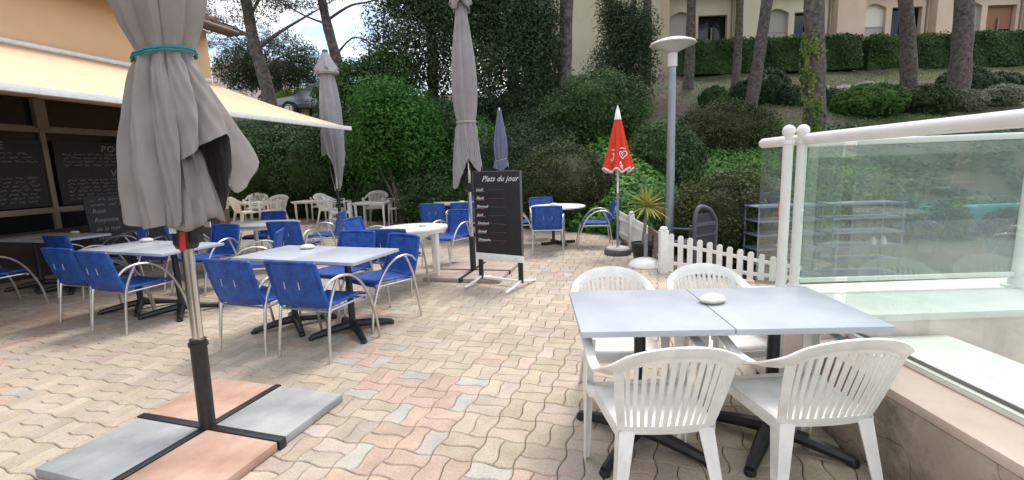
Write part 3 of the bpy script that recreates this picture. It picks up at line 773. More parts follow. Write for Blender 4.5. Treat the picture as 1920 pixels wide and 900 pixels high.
# ------------------------------------------------------------------ tables
def pedestal(top_w, top_d, hz, round_=0):
    t = thing('cafe_table', 'x', 'table')
    mb = MB()
    if round_: mb.lathe([(round_-.006, hz-.03), (round_, hz-.025), (round_, hz-.006), (round_-.008, hz)], 48)
    else: mb.box((0, 0, hz-.015), (top_w, top_d, .030))
    mb.build('tabletop', m_white_plastic if round_ else m_top, t, bevel=0 if round_ else .005)
    if not round_: MB().box((0, 0, hz-.034), (top_w-.05, top_d-.05, .008)).build('under_frame', m_black, t)
    MB().lathe([(.032, .06), (.030, .09), (.030, hz-.05), (.06, hz-.04)], 16).build('column', m_black, t)
    for k in range(4):
        a = pi/4+k*pi/2+.12; c, s_ = cos(a), sin(a)
        mb = MB().tube([(c*.02, s_*.02, .075), (c*.15, s_*.15, .062), (c*.30, s_*.30, .038), (c*.37, s_*.37, .026)], [.040, .036, .030, .024], 8)
        mb.lathe([(.026, 0), (.030, .012), (.024, .03)], 10, (c*.365, s_*.365, 0)); mb.build('leg', m_black, t)
    return t
PT = pedestal(.675, .685, .74)
def tbl(x, y, rz, label, first=[True]):
    g_ = 'pale blue square café tables'
    if first[0]:
        first[0] = False; PT.location = (x, y, 0); PT.rotation_euler = (0, 0, rz); PT['label'] = label; PT['group'] = g_; return PT
    return dup(PT, (x, y, 0), rz, label, g_)
def pair(ox, oy, rz, la, lb, W=.68):
    for k, lab in ((0, la), (1, lb)):
        dx, dy = rot2(W*(k+.5), W/2, rz); tbl(ox+dx, oy+dy, rz, lab)
pair(.29, 2.003, -.047, 'pale blue square table in front of the near left white chairs', 'pale blue square table in the near foreground next to the glass railing')
pair(-2.591, 4.253, -.344, 'pale blue square table, left half of the pair among the blue chairs', 'pale blue square table, right half of the pair nearest the walkway')
pair(-4.75, 5.08, -.36, 'pale blue square table in shade left of the big umbrella pole', 'pale blue square table directly behind the big umbrella pole')
pair(-7.15, 6.35, -.30, 'pale square table at the left edge of the photo in deep shade', 'pale square table beside the window post in deep shade')

t = thing('cafe_table', 'round white table on a dark pedestal right of the blackboard', 'table', (.87, 8.72, 0))
MB().lathe([(.50, .69), (.51, .70), (.51, .718), (.49, .725)], 48).build('tabletop', m_white_paint, t)
for dx in (-.09, .09): MB().lathe([(.026, .05), (.026, .69)], 12, (dx, 0, 0)).build('column', m_black, t)
for a in (.3, .3+pi/2, .3+pi, .3+1.5*pi): MB().beam((0, 0, .04), (.34*cos(a), .34*sin(a), .03), .05, .05).build('leg', m_black, t, bevel=.008)
def white_table(name, label, loc, poly, hz, legs, rz=0, mt=None):
    t = thing(name, label, 'table', loc, rz)
    MB().prism(poly, hz-.03, hz).build('tabletop', mt or m_white_plastic, t, bevel=.008)
    inner = [(x*.93, y*.93) for x, y in poly]
    MB().prism(inner, hz-.065, hz-.031).build('apron', m_white_plastic, t)
    for x, y in legs:
        MB().lathe([(.020, 0), (.024, .02), (.036, hz-.07)], 12, (x, y, 0)).build('leg', m_white_plastic, t)
circ = [(.46*cos(2*pi*k/48), .46*sin(2*pi*k/48)) for k in range(48)]
white_table('plastic_table', 'round white plastic table with four straight legs in the middle of the terrace', (-1.34, 6.42, 0), circ, .70, [(.27*a, .27*b_) for a in (-1, 1) for b_ in (-1, 1)], .25)
octa = [(-.50, -.26), (-.28, -.44), (.28, -.44), (.50, -.26), (.50, .26), (.28, .44), (-.28, .44), (-.50, .26)]
m_grtop = mat('grey_green_top', (.34, .38, .38), .4, var=.12, vscale=5)
white_table('plastic_table', 'octagonal white plastic table with greyish top among blue chairs', (-3.98, 7.48, 0), octa, .72, [(.36*a, .30*b_) for a in (-1, 1) for b_ in (-1, 1)], -.15, m_grtop)
rect = [(-.55, -.38), (.55, -.38), (.55, .38), (-.55, .38)]
white_table('plastic_table', 'small white rectangular table before the tree trunk at the back', (-3.72, 12.75, 0), [(x*.85, y) for x, y in rect], .66, [(.38*a, .3*b_) for a in (-1, 1) for b_ in (-1, 1)], -.1)
white_table('plastic_table', 'white rectangular table in the middle of the back row', (-5.85, 14.1, 0), rect, .67, [(.45*a, .3*b_) for a in (-1, 1) for b_ in (-1, 1)], -.1)
white_table('plastic_table', 'greyish table at the left of the back row by the hedge', (-7.75, 14.2, 0), [(x*1.4, y) for x, y in rect], .68, [(.65*a, .3*b_) for a in (-1, 1) for b_ in (-1, 1)], -.1, m_grtop)
t = thing('cafe_table', 'blue grey rectangular table at the back left of the blackboard', 'table', (-1.1, 10.15, 0), -.12)
MB().box((0, 0, .725), (1.25, .7, .03)).build('tabletop', m_top, t, bevel=.005)
for dx in (-.35, .35):
    MB().lathe([(.03, .05), (.03, .71)], 12, (dx, 0, 0)).build('column', m_black, t)
    for a in (.8, .8+pi/2, .8+pi, .8+1.5*pi): MB().beam((dx, 0, .04), (dx+.28*cos(a), .28*sin(a), .03), .045, .045).build('leg', m_black, t)

def stone(x, y, z, label, s_=1.0, rz=0):
    mb = MB().lathe([(.01, 0), (.045, .002), (.062, .014), (.064, .022), (.052, .036), (.03, .044), (.004, .046)], 24, sx=1.15, sy=.9)
    # groove of an ashtray lid
    o = mb.build('pebble_ashtray', m_stone, None, smooth=50); tagp(o, label, 'ashtray', 'rounded stone ashtrays on the tables'); o.location = (x, y, z+.0005); o.rotation_euler = (0, 0, rz); o.scale = (s_, s_, s_)
stone(1.035, 2.37, .74, 'rounded whitish stone ashtray on the near tables by their joint', 1.0, .4)
stone(-2.03, 4.60, .74, 'rounded whitish stone ashtray on the middle pale blue tables')
stone(-4.35, 5.55, .74, 'rounded whitish stone ashtray on the table left of the umbrella pole')
stone(-6.3, 6.75, .74, 'small stone ashtray on the shaded table by the window', .8)
stone(.80, 8.75, .725, 'flat stone ashtray on the far round table', 1.1)
stone(-1.22, 6.45, .70, 'small flat ashtray on the round white table', .8)
stone(-1.05, 10.15, .74, 'small stone ashtray on the far blue table', .9)
stone(-7.3, 14.2, .68, 'small stone ashtray on the greyish back table', .9)

# ------------------------------------------------------------------ big parasols
def canopy(tabR, tabZ, z_tie, z_top, r_tie, folds, par, mt, name='canopy', vent=True, seed=0, amp=.22, upbulge=.085, top_r=.05, facing=0.0, crease=(.0,)):
    """closed parasol cloth: tables give hem radius and hem height by azimuth (deg, 0 = towards the camera, + = right)"""
    rs = random.Random(seed); NA = 252; G = []; ph = [rs.uniform(-.5, .5) for _ in range(folds)]; am = [rs.uniform(.6, 1.3) for _ in range(folds)]
    def per(tab, a):
        xs = [q[0] for q in tab]; ys = [q[1] for q in tab]; xs = [xs[-1]-360]+xs+[xs[0]+360]; ys = [ys[-1]]+ys+[ys[0]]
        return float(np.interp(a, xs, ys))
    def fold(a, sh):
        q = (a/360*folds+sh) % folds; k = int(q); f_ = q-k
        s_ = f_/.72 if f_ < .72 else (1-f_)/.28            # skewed pleat
        return ((.8*s_+.2*s_*s_*(3-2*s_))-.5)*2*am[k]
    rows = []
    NU, NL = 16, 20
    for i in range(NU+1):                                   # tie -> top
        q = i/NU; row = []
        for k in range(NA):
            a = -180+360*k/NA
            base = r_tie+upbulge*sin(pi*min(1, q*1.25)**.8)*(1 if q < .8 else (1-q)/.2*.6+.4)
            base = base*(1-q)**.35 if q > .0 else base
            base = max(top_r, base*(1 if q < .5 else 1))
            r = base*(1+amp*.75*fold(a, .15*q)*(.55+.45*sin(pi*q)))
            row.append((a, r, z_tie+(z_top-z_tie)*q))
        rows.append(row)
    rows = list(reversed(rows))
    for i in range(1, NL+1):                                # tie -> hem
        q = i/NL; row = []
        for k in range(NA):
            a = -180+360*k/NA; Rr = per(tabR, a); Zh = per(tabZ, a)
            kx = 1.15+1.3*(.5-.5*sin(radians(a)))*(1 if par.name.startswith('parasol') else 1); prof = 1-(1-q)**kx
            r = r_tie*(.93 if q < .08 else 1)+(Rr-r_tie)*prof
            f_ = fold(a, .25*q*(1 if a > 0 else -1)); r *= 1+amp*f_*(.80-.12*q)
            r += .0045*sin(radians(a)*19+q*9)*sin(q*7+radians(a)*5)+.003*sin(radians(a)*31-q*14)
            sw = 7*sin(a*pi/180*2+3*q)*q
            row.append((a+sw, r, z_tie+(Zh-z_tie)*(q**.95)))
        rows.append(row)
    mb = MB()
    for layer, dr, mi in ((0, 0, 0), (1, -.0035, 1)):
        vs = []
        for row in rows:
            for (a, r, z) in row:
                th = radians(a)+facing-pi/2; vs.append(((r+dr)*cos(th), (r+dr)*sin(th), z))
        n = len(rows); fs = [(i*NA+k, i*NA+(k+1) % NA, (i+1)*NA+(k+1) % NA, (i+1)*NA+k) for i in range(n-1) for k in range(NA)]
        if layer: fs = [tuple(reversed(f)) for f in fs]
        mb.add(vs, fs, mi)
    n = len(rows); b1 = n*NA                                 # hem: join outer and inner cloth
    mb.add([], []); 
    for k in range(NA):
        k2 = (k+1) % NA; mb.f.append(((n-1)*NA+k, (n-1)*NA+k2, b1+(n-1)*NA+k2, b1+(n-1)*NA+k)); mb.mi.append(0)
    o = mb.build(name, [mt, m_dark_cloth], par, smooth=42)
    if vent:
        vb = MB(); vs = []
        zt_ = z_top+.02; NV = 6
        for i in range(NV+1):
            q = i/NV
            for k in range(72):
                a = 2*pi*k/72; r = top_r+.02+(r_tie*.9-top_r)*q**.8; r *= 1+.22*sin(a*8+seed)*q
                vs.append((r*cos(a), r*sin(a), zt_-.34*q+.05*sin(a*4+1)*q))
        fs = [(i*72+k, i*72+(k+1) % 72, (i+1)*72+(k+1) % 72, (i+1)*72+k) for i in range(NV) for k in range(72)]
        vb.add(vs, fs).build('vent_flap', mt, par, solid=.004, smooth=75)
    return o
def cord(par, r, z, mt, th=.006, folds=9, tilt=0.03):
    pts = [(r*(1+.03*sin(k*1.7))*cos(2*pi*k/40), r*(1+.03*sin(k*1.7))*sin(2*pi*k/40), z+tilt*cos(2*pi*k/40)) for k in range(40)]
    MB().tube(pts, th, 7, closed=True).tube([(p[0], p[1], p[2]-.013) for p in pts], th*.8, 7, closed=True).build('cord', mt, par)
def cross_base(par, rz, arm=.54):
    for k in range(4):
        a = rz+k*pi/2; MB().beam((.03*cos(a), .03*sin(a), .028), (arm*cos(a), arm*sin(a), .028), .045, .056).build('foot', m_black, par, bevel=.004)
def slabs(x, y, rz, specs, grp):
    for (i, j, mt, lb) in specs:
        dx, dy = rot2(i*.278, j*.278, rz)
        o = MB().box((0, 0, .028), (.50, .50, .05)).build('paving_slab', mt, None, bevel=.008, smooth=30); tagp(o, lb, 'slab', grp)
        o.location = (x+dx, y+dy, 0); o.rotation_euler = (0, 0, rz)

m_cordg = mat('teal_cord', (.0, .22, .22), .7)
UX, UY, UR = -1.80, 2.53, -.306
t = thing('parasol', 'large closed grey parasol tied with teal cord in the left foreground', 'parasol', (UX, UY, 0))
tr_ = [(-180, .16), (-150, .18), (-115, .22), (-90, .235), (-60, .215), (-35, .20), (-8, .195), (0, .21), (30, .245), (58, .255), (66, .27), (78, .33), (92, .365), (112, .30), (140, .20)]
tz_ = [(-180, 1.24), (-150, 1.24), (-90, 1.26), (-60, 1.23), (-30, 1.25), (-12, 1.24), (-5, 1.27), (1, 1.56), (30, 1.63), (58, 1.71), (63, 1.52), (72, 1.39), (80, 1.43), (92, 1.57), (106, 1.44), (122, 1.28)]
FA = atan2(-UY, -UX)+pi/2
canopy(tr_, tz_, 2.11, 4.05, .114, 9, t, m_grey_cloth, facing=FA, seed=3, upbulge=.130, amp=.20)
cord(t, .137, 2.10, m_cordg)
G = []                                                     # inner fold of cloth hanging inside the opening
for i in range(9):
    q = i/8; G.append([((.11+.07*q**.7+.016*sin(k*1.9+q*2))*cos(radians(-22+k*7.5)+FA-pi/2), (.11+.07*q**.7+.016*sin(k*1.9+q*2))*sin(radians(-22+k*7.5)+FA-pi/2), 1.60-.36*q-.03*sin(k*.5)) for k in range(14)])
MB().grid(G).build('inner_fold', m_grey_cloth, t, solid=.003, smooth=75)
MB().lathe([(.042, .05), (.042, .585), (.034, .59)], 18).lathe([(.05, .545), (.05, .565)], 12).build('sleeve', m_black, t)
MB().lathe([(.030, .58), (.030, 4.1)], 18).box((.022, -.022, .86), (.012, .012, .56)).build('pole', m_chrome, t)
MB().lathe([(.05, 1.10), (.062, 1.13), (.062, 1.20), (.045, 1.24)], 14).box((.05, -.02, 1.18), (.09, .05, .09)).build('slider', m_black, t, bevel=.005)
MB().tube([(.02, -.064, 1.10), (.03, -.068, 1.20)], .016, 8).build('red_catch', mat('red_plastic', (.5, .02, .03), .4), t)
for k in range(8):
    a = k*pi/4+.2; MB().tube([(.06*cos(a), .06*sin(a), 1.22), (.10*cos(a), .10*sin(a), 1.7), (.058*cos(a), .058*sin(a), 2.1), (.05*cos(a), .05*sin(a), 3.4)], .009, 6).build('rib', m_alu, t)
for a in (1.2, 4.9): MB().box((.13*cos(a), .13*sin(a), 1.215), (.03, .012, .03)).build('rib_tip', m_white_paint, t)
for ch in t.children: ch.rotation_euler = (0, .028, 0)
cross_base(t, UR)
slabs(UX, UY, UR, [(1, 1, m_slab_grey, 'grey concrete slab on the right of the foreground parasol foot'), (-1, -1, m_slab_grey, 'grey concrete slab on the left of the foreground parasol foot'),
    (-1, 1, m_slab_pink, 'terracotta slab behind the foreground parasol pole'), (1, -1, m_slab_pink, 'terracotta slab in front of the foreground parasol pole')], 'slabs weighting the foreground parasol')

m_cordp = mat('pale_cord', (.5, .42, .32), .8)
t = thing('parasol', 'tall closed faded grey parasol beside the standing blackboard', 'parasol', (-.56, 6.5, 0))
FB = atan2(-6.5, .56)+pi/2
tr_ = [(-180, .14), (-120, .17), (-90, .20), (-60, .18), (-20, .16), (20, .16), (60, .17), (90, .19), (120, .17)]
tz_ = [(-180, 1.3), (-120, 1.25), (-85, 1.20), (-60, 1.24), (-30, 1.45), (0, 1.60), (30, 1.5), (60, 1.42), (90, 1.5), (120, 1.3)]
canopy(tr_, tz_, 2.09, 3.86, .118, 8, t, m_mauve_cloth, facing=FB, seed=8, upbulge=.062, amp=.16)
cord(t, .134, 2.09, m_cordp, .005, tilt=0)
MB().lathe([(.042, .05), (.042, .53), (.034, .535)], 14).build('sleeve', m_black, t)
MB().lathe([(.028, .53), (.028, 3.9)], 14).build('pole', m_chrome, t)
for k in range(6):
    a = k*pi/3; MB().tube([(.05*cos(a), .05*sin(a), 1.2), (.13*cos(a), .13*sin(a), 1.75)], .010, 6).build('rib', m_black, t)
MB().lathe([(.045, 1.15), (.06, 1.17), (.06, 1.25), (.04, 1.27)], 12).build('slider', m_black, t)
cross_base(t, -.25)
slabs(-.56, 6.5, -.25, [(1, -1, m_slab_mauve, 'faded terracotta slab under the blackboard feet'), (-1, -1, m_slab_mauve, 'faded terracotta slab beside the leg of the round white table'),
    (-1, 1, m_slab_mauve, 'faded terracotta slab behind the middle parasol pole, left side'), (1, 1, m_slab_mauve, 'faded terracotta slab behind the standing blackboard')], 'slabs weighting the middle parasol')

t = thing('parasol', 'tall closed grey parasol at the back beside the awning tip', 'parasol', (-4.05, 11.1, 0))
m_grey2 = mat('cool_grey_cloth', (.27, .265, .275), .9, var=.08, vscale=5, bump=.12, bscale=25)
FC = atan2(-11.1, 4.05)+pi/2
tr_ = [(-180, .2), (-120, .25), (-90, .26), (-40, .2), (0, .15), (45, .2), (90, .24), (140, .2)]
tz_ = [(-180, 1.9), (-120, 1.9), (-90, 1.85), (-50, 1.9), (-20, 1.6), (10, 1.2), (40, 1.15), (60, 1.6), (90, 1.85), (140, 1.9)]
canopy(tr_, tz_, 2.5, 4.05, .235, 8, t, m_grey2, facing=FC, seed=5, upbulge=.02, amp=.13, top_r=.06)
vb = MB(); vb.lathe([(.05, 4.16), (.09, 4.10), (.17, 3.9), (.27, 3.70), (.25, 3.66)], 24); vb.build('cap', m_grey2, t)
MB().lathe([(.06, 4.14), (.065, 4.19), (.03, 4.21)], 12).build('finial', m_dkgrey, t)
MB().lathe([(.028, 1.1), (.028, 4.1)], 10).build('pole', m_chrome, t)
MB().lathe([(.040, .05), (.040, 1.1)], 10).build('sleeve', m_black, t)
for k in range(4):
    a = k*pi/2+.6; MB().tube([(.05*cos(a), .05*sin(a), 1.05), (.13*cos(a), .13*sin(a), 1.6)], .011, 6).build('rib', m_alu, t)
cross_base(t, -.3)
slabs(-4.05, 11.1, -.3, [(1, -1, m_slab_mauve, 'faded slab at the near right foot of the back parasol'), (-1, -1, m_slab_grey, 'grey slab at the near left foot of the back parasol'), (1, 1, m_slab_mauve, 'faded slab at the far right foot of the back parasol'), (-1, 1, m_slab_grey, 'grey slab at the far left foot of the back parasol')], 'slabs weighting the back parasol')

t = thing('parasol', 'small closed blue grey parasol behind the standing blackboard', 'parasol', (-.17, 10.0, 0))
canopy([(-180, .15), (0, .15), (90, .16)], [(-180, 1.42), (-60, 1.45), (0, 1.36), (60, 1.48)], 1.62, 2.62, .12, 8, t, m_blue_cloth, vent=False, seed=2, upbulge=.03, amp=.2, top_r=.05)
cord(t, .125, 1.62, m_cordp, .005)
MB().lathe([(.019, .02), (.019, 2.68)], 10).build('pole', m_alu, t)
MB().lathe([(.22, 0), (.22, .04), (.05, .07)], 18).build('base', m_dkgrey, t)

# red parasol with white hem and white swirls
t = thing('parasol', 'small half closed red parasol with white hem and white emblem', 'parasol', (1.72, 7.55, 0))
NA = 96; prof = [(.022, 2.30), (.05, 2.14), (.085, 1.95), (.125, 1.75), (.165, 1.58), (.20, 1.44), (.215, 1.38), (.218, 1.345)]
mb = MB(); rows = []
for (r, z) in prof:
    row = []
    for k in range(NA):
        a = 2*pi*k/NA; f_ = cos(a*7+.6); rr = r*(1+.20*f_*min(1, (2.3-z)/.35)); zz = z+.035*f_*max(0, (1.6-z)/.25)
        row.append((rr*cos(a), rr*sin(a), zz))
    rows.append(row)
vs = [q for r in rows for q in r]; n = len(rows)
fs = [(i*NA+k, i*NA+(k+1) % NA, (i+1)*NA+(k+1) % NA, (i+1)*NA+k) for i in range(n-1) for k in range(NA)]
mb.add(vs, fs); mb.mi = [1 if i == n-2 else (1 if i == 0 else 0) for i in range(n-1) for k in range(NA)]
mb.build('canopy', [m_red_cloth, m_white_paint], t, solid=.003, smooth=70)
MB().lathe([(.03, 2.20), (.026, 2.30), (.004, 2.36)], 12).build('tip', m_white_paint, t)
MB().lathe([(.016, 1.0), (.016, 2.3)], 10).build('pole', m_white_paint, t); MB().lathe([(.019, .05), (.019, 1.0)], 10).build('lower_pole', m_lamp, t)
MB().lathe([(.21, 0), (.22, .02), (.21, .085), (.19, .1)], 24).build('base', m_dkgrey, t); MB().lathe([(.185, .1), (.17, .115), (.03, .12)], 24).build('base_top', mat('pale_concrete_disc', (.42, .40, .37), .9), t)
def surf(a, z):                                            # point just proud of the red cloth
    zs = [p[1] for p in prof][::-1]; rsr = [p[0] for p in prof][::-1]; r = float(np.interp(z, zs, rsr)); f_ = cos(a*7+.6)
    r = r*(1+.20*f_*min(1, (2.3-z)/.35))+.006; z2 = z+.035*f_*max(0, (1.6-z)/.25); return (r*cos(a), r*sin(a), z2)
ac = atan2(-7.55, -1.72)
mk = MB()
def stroke(uv, rad=.0075): mk.tube([surf(ac+u, z) for u, z in uv], rad, 6)
hr = [(.50+.30*1.0*sin(q)**3*1.0, 1.60+.062*(13*cos(q)-5*cos(2*q)-2*cos(3*q)-cos(4*q))/16) for q in np.linspace(.25, 2*pi-.25, 26)]   # heart outline
stroke(hr, .008); stroke([(.42, 1.615), (.50, 1.585), (.58, 1.62)], .006)
stroke([(.22, 1.69), (.5, 1.70), (.78, 1.685)], .007)
stroke([(-.70, 1.67), (-.50, 1.68), (-.38, 1.66)], .008); stroke([(-.62, 1.60), (-.45, 1.625), (-.36, 1.58), (-.45, 1.53), (-.62, 1.51), (-.70, 1.54)], .009)
stroke([(.16, 1.46), (.26, 1.50), (.36, 1.455), (.46, 1.43)], .012); stroke([(.2, 1.44), (.34, 1.42), (.46, 1.40)], .012)
mk.build('emblem', m_white_paint, t)

# ------------------------------------------------------------------ standing blackboard
bx, by = -.165, 5.77; br = atan2(5.57-5.96, .14+.47)
t = thing('menu_board', 'black standing menu board on white feet listing the days of the week', 'menu board', (bx, by, 0), br)
MB().box((0, 0, .91), (.68, .028, 1.02)).build('panel', m_board, t, bevel=.003)
MB().box((.345, 0, .91), (.012, .034, 1.03)).box((-.345, 0, .91), (.008, .032, 1.03)).box((0, 0, 1.424), (.70, .034, .010)).build('frame', mat('board_edge', (.11, .11, .10), .6), t)
MB().box((0, -.004, .36), (.70, .036, .085)).build('lower_rail', m_white_paint, t, bevel=.004)
for x in (-.26, 0, .26): MB().lathe([(.007, 0), (.005, .004)], 8).build('screw', m_alu, t, loc=(x, -.0225, .362)).rotation_euler = (pi/2, 0, 0)
for x in (-.30, .30): MB().box((x, .012, .19), (.055, .03, .26)).build('upright', m_black, t)
MB().beam((-.30, .02, .075), (.30, .02, .075), .03, .03).build('crossbar', m_white_paint, t, bevel=.004)
for x, in ((-.30,), (.30,)):
    MB().tube(crom([(x, -.34, .02), (x, -.14, .05), (x, .0, .082), (x, .16, .05), (x, .36, .02)], 4), .017, 8).build('foot', m_white_paint, t)
text('title', 'Plats du jour', .094, m_chalk, t, (-.21, -.0150, 1.305), (pi/2, 0, 0), .45, 1.0, 1.08, .0012)
for k, d_ in enumerate(('Lundi', 'Mardi', 'Mercredi', 'Jeudi', 'Vendredi', 'Samedi', 'Dimanche')):
    z = 1.19-.105*k
    text('day', d_, .046, m_chalk, t, (-.305, -.0150, z), (pi/2, 0, 0), .4, 1.0, 1.0, .0008)
    MB().beam((-.31, -.0150, z-.011), (-.175, -.0150, z-.008), .001, .005).beam((-.12, -.0150, z+.01), (.12, -.0150, z+.012), .001, .0012).build('underline', m_redchalk, t, smooth=0)

# ------------------------------------------------------------------ lamp post
t = thing('lamp_post', 'grey garden lamp post with flat round dish behind the picket fence', 'street lamp', (2.68, 7.9, zt(2.68, 7.9)))
z0 = zt(2.68, 7.9)
MB().lathe([(.075, 0), (.072, .5), (.058, 2.97-z0)], 16).build('pole', m_lamp, t)
MB().lathe([(.075, 2.97-z0), (.075, 3.18-z0)], 16).build('collar', m_lamphead, t)
MB().lathe([(.06, 3.18-z0), (.10, 3.20-z0), (.30, 3.29-z0), (.31, 3.30-z0)], 32).build('lens', m_frosted, t)
MB().lathe([(.345, 3.30-z0), (.36, 3.315-z0), (.34, 3.34-z0), (.22, 3.385-z0), (.08, 3.40-z0), (.01, 3.405-z0)], 36).build('dish', m_lamphead, t)

# ------------------------------------------------------------------ picket fences
def fence(name, label, pts, hs, post_i, sp=.118, group=None, pk=.055):
    t = thing(name, label, 'fence', (pts[0][0], pts[0][1], 0), 0, group)
    P0 = Vector((pts[0][0], pts[0][1], 0)); tot = 0; seg = []
    for a, b_ in zip(pts[:-1], pts[1:]):
        d = Vector((b_[0]-a[0], b_[1]-a[1], 0)); seg.append((Vector((a[0], a[1], 0))-P0, d.normalized(), d.length, tot)); tot += d.length
    s_ = .10
    while s_ < tot:
        for (a, d, L_, t0) in seg:
            if t0 <= s_ <= t0+L_:
                p = a+d*(s_-t0); h_ = float(np.interp(s_, [0, tot], hs)); z0 = zt(p.x+P0.x, p.y+P0.y) if False else 0.0
                rz = atan2(d.y, d.x); rm = Matrix.Rotation(rz, 3, 'Z')
                mb = MB(); w2 = pk/2
                vs = [(-w2, -.009, .03), (w2, -.009, .03), (w2, -.009, h_-.02), (w2*.5, -.009, h_), (-w2*.5, -.009, h_), (-w2, -.009, h_-.02)]
                vs = vs+[(x, y+.018, z) for x, y, z in vs]
                vs = [rm @ Vector(q)+p for q in vs]
                mb.add(vs, [(0, 1, 2, 3, 4, 5), (11, 10, 9, 8, 7, 6)]+[(i, (i+1) % 6, 6+(i+1) % 6, 6+i) for i in range(6)])
                mb.build('picket', m_white_paint, t, smooth=0)
                q = rm @ Vector((0, -.0105, h_*.75))+p
        s_ += sp
    for zf in (.26, .74):
        mb = MB()
        for (a, d, L_, t0) in seg:
            nrm_ = Vector((-d.y, d.x, 0))*.021
            h0 = float(np.interp(t0, [0, tot], hs)); h1 = float(np.interp(t0+L_, [0, tot], hs))
            mb.beam(a+nrm_+Vector((0, 0, h0*zf)), a+d*L_+nrm_+Vector((0, 0, h1*zf)), .02, .04)
        mb.build('rail', m_white_paint, t, smooth=0)
    for (x, y, h_, w_) in post_i:
        MB().box((x-P0.x, y-P0.y, h_/2), (w_, w_, h_)).lathe([(w_*.4, h_), (w_*.5, h_+.02), (w_*.3, h_+.045), (.005, h_+.05)], 12, (x-P0.x, y-P0.y, 0)).build('post', m_white_paint, t, bevel=.006)
    return t
fence('picket_fence', 'white picket fence with thick post behind the near tables', [(2.0, 6.12), (2.45, 5.84), (2.9, 5.5), (3.32, 5.26)], [.55, .27], [(2.0, 6.12, .58, .105)], .118, pk=.066)
fence('picket_fence', 'far white picket fence running back beside the red parasol', [(2.14, 7.25), (2.12, 9.6)], [.48, .55], [(2.11, 8.2, .58, .09), (2.13, 9.62, .56, .08)], .085, pk=.062)
t = thing('wooden_barrier', 'weathered brown wooden rail barrier joining the two white picket fences', 'fence', (2.13, 7.15, 0))
for x, y in ((0, 0), (-.08, -.55), (-.12, -.92)): MB().box((x, y, .24), (.05, .05, .50)).build('post', m_wood, t)
MB().beam((0, .05, .44), (-.12, -.97, .47), .04, .07).beam((0, .05, .16), (-.12, -.97, .14), .04, .06).build('rail', m_wood, t, bevel=.005)

# parasol stand without parasol, pot with yucca
t = thing('parasol_stand', 'white domed parasol stand with empty grey tube by the fence post', 'parasol stand', (1.90, 6.58, 0))
MB().lathe([(.235, 0), (.24, .015), (.22, .06), (.16, .10), (.06, .125), (.03, .13)], 28).build('dome', m_white_paint, t)
MB().lathe([(.028, .12), (.028, .46)], 12).build('tube', m_lamp, t)
t = thing('potted_yucca', 'spiky yellow green yucca in black pot by the red parasol', 'plant', (1.97, 6.98, 0))
MB().lathe([(.13, 0), (.165, .24), (.175, .25), (.175, .275), (.16, .275), (.15, .25), (.02, .245)], 24).build('pot', m_pot, t)
MB().tube([(0, 0, .24), (.03, .01, .5), (.06, .0, .80)], [.03, .024, .022], 8).build('stem', m_bark_lt, t)
mb = MB()
for k in range(64):
    a = k*2.399; el = random.uniform(-.55, 1.35); L_ = random.uniform(.30, .42); c = Vector((.06, 0, .82)); d = Vector((cos(a)*cos(el), sin(a)*cos(el), sin(el)))
    sd_ = d.cross(Vector((0, 0, 1))).normalized(); nn_ = sd_.cross(d)
    ps = [c+d*L_*q-Vector((0, 0, .10*q*q*cos(el))) for q in (0, .35, .7, 1)]; ww = [.010, .018, .013, .001]
    vs = []
    for p, w_ in zip(ps, ww): vs += [p-sd_*w_, p-nn_*w_*.25, p+sd_*w_]
    mb.add(vs, [(i*3+j, i*3+j+1, i*3+4+j, i*3+3+j) for i in range(3) for j in range(2)])
mb.build('leaves', m_yucca, t, smooth=0)

# dark grey high-backed resin chair behind the fence
t = thing('resin_chair', 'dark grey high backed resin chair behind the white fence, next to the lamp post', 'chair', (2.93, 7.05, -.2), .5)
MB().tube(crom([(-.22, 0, .0), (-.23, 0, .55), (-.22, 0, .86), (-.12, 0, .98), (.08, 0, .93), (.2, 0, .80), (.24, 0, .72), (.24, 0, .5), (.23, 0, .0)], 6), .032, 10).build('back_frame', m_dkgrey, t)
MB().box((0, .01, .63), (.40, .02, .50)).build('back_panel', m_dkin, t)
MB().box((0, -.005, .72), (.42, .03, .06)).box((0, -.005, .55), (.42, .03, .03)).build('back_slats', m_dkgrey, t)
MB().box((0, .25, .40), (.46, .46, .04)).build('seat', m_dkgrey, t, bevel=.01)
for x in (-.2, .2): MB().tube([(x, .46, 0), (x, .44, .62), (x, .05, .64)], .022, 8).build('leg', m_dkgrey, t)

# metal racks seen through the glass
def rack(x, y, rz, label, w_=.98):
    t = thing('metal_rack', label, 'rack', (x, y, -.45), rz, 'grey metal racks behind the glass')
    for sx in (-1, 1):
        for sy in (-1, 1): MB().tube([(sx*w_/2, sy*.2, 0), (sx*w_/2, sy*.2, 1.2)], .012, 6).build('upright', m_rack, t)
    for k in range(6):
        MB().box((0, 0, .08+k*.22), (w_+.05, .42, .014)).box((0, -.215, .085+k*.22), (w_+.05, .012, .03)).build('shelf', m_rack, t)
rack(4.25, 7.3, .02, 'grey metal rack of thin shelves showing beside the glass posts')
rack(5.45, 7.3, -.02, 'grey metal rack of thin shelves seen fully through the glass', 1.05)
for x, lab in ((5.62, 'left of two small white bottles on the metal rack'), (5.78, 'right of two small white bottles on the metal rack')):
    o = MB().lathe([(.045, 0), (.045, .07), (.025, .10), (.022, .13)], 12).build('bottle', m_white_paint, None); tagp(o, lab, 'bottle', 'white bottles on the metal rack'); o.location = (x, 7.2, -.45+.08+.44+.0075)
# turquoise pool wall beyond the glass
t = tagp(MB().box((10.35, 10.75, -.08), (3.1, .18, .62)).build('pool_wall', m_turq, None, bevel=.01), 'low turquoise painted wall beyond the glass railing', 'wall')

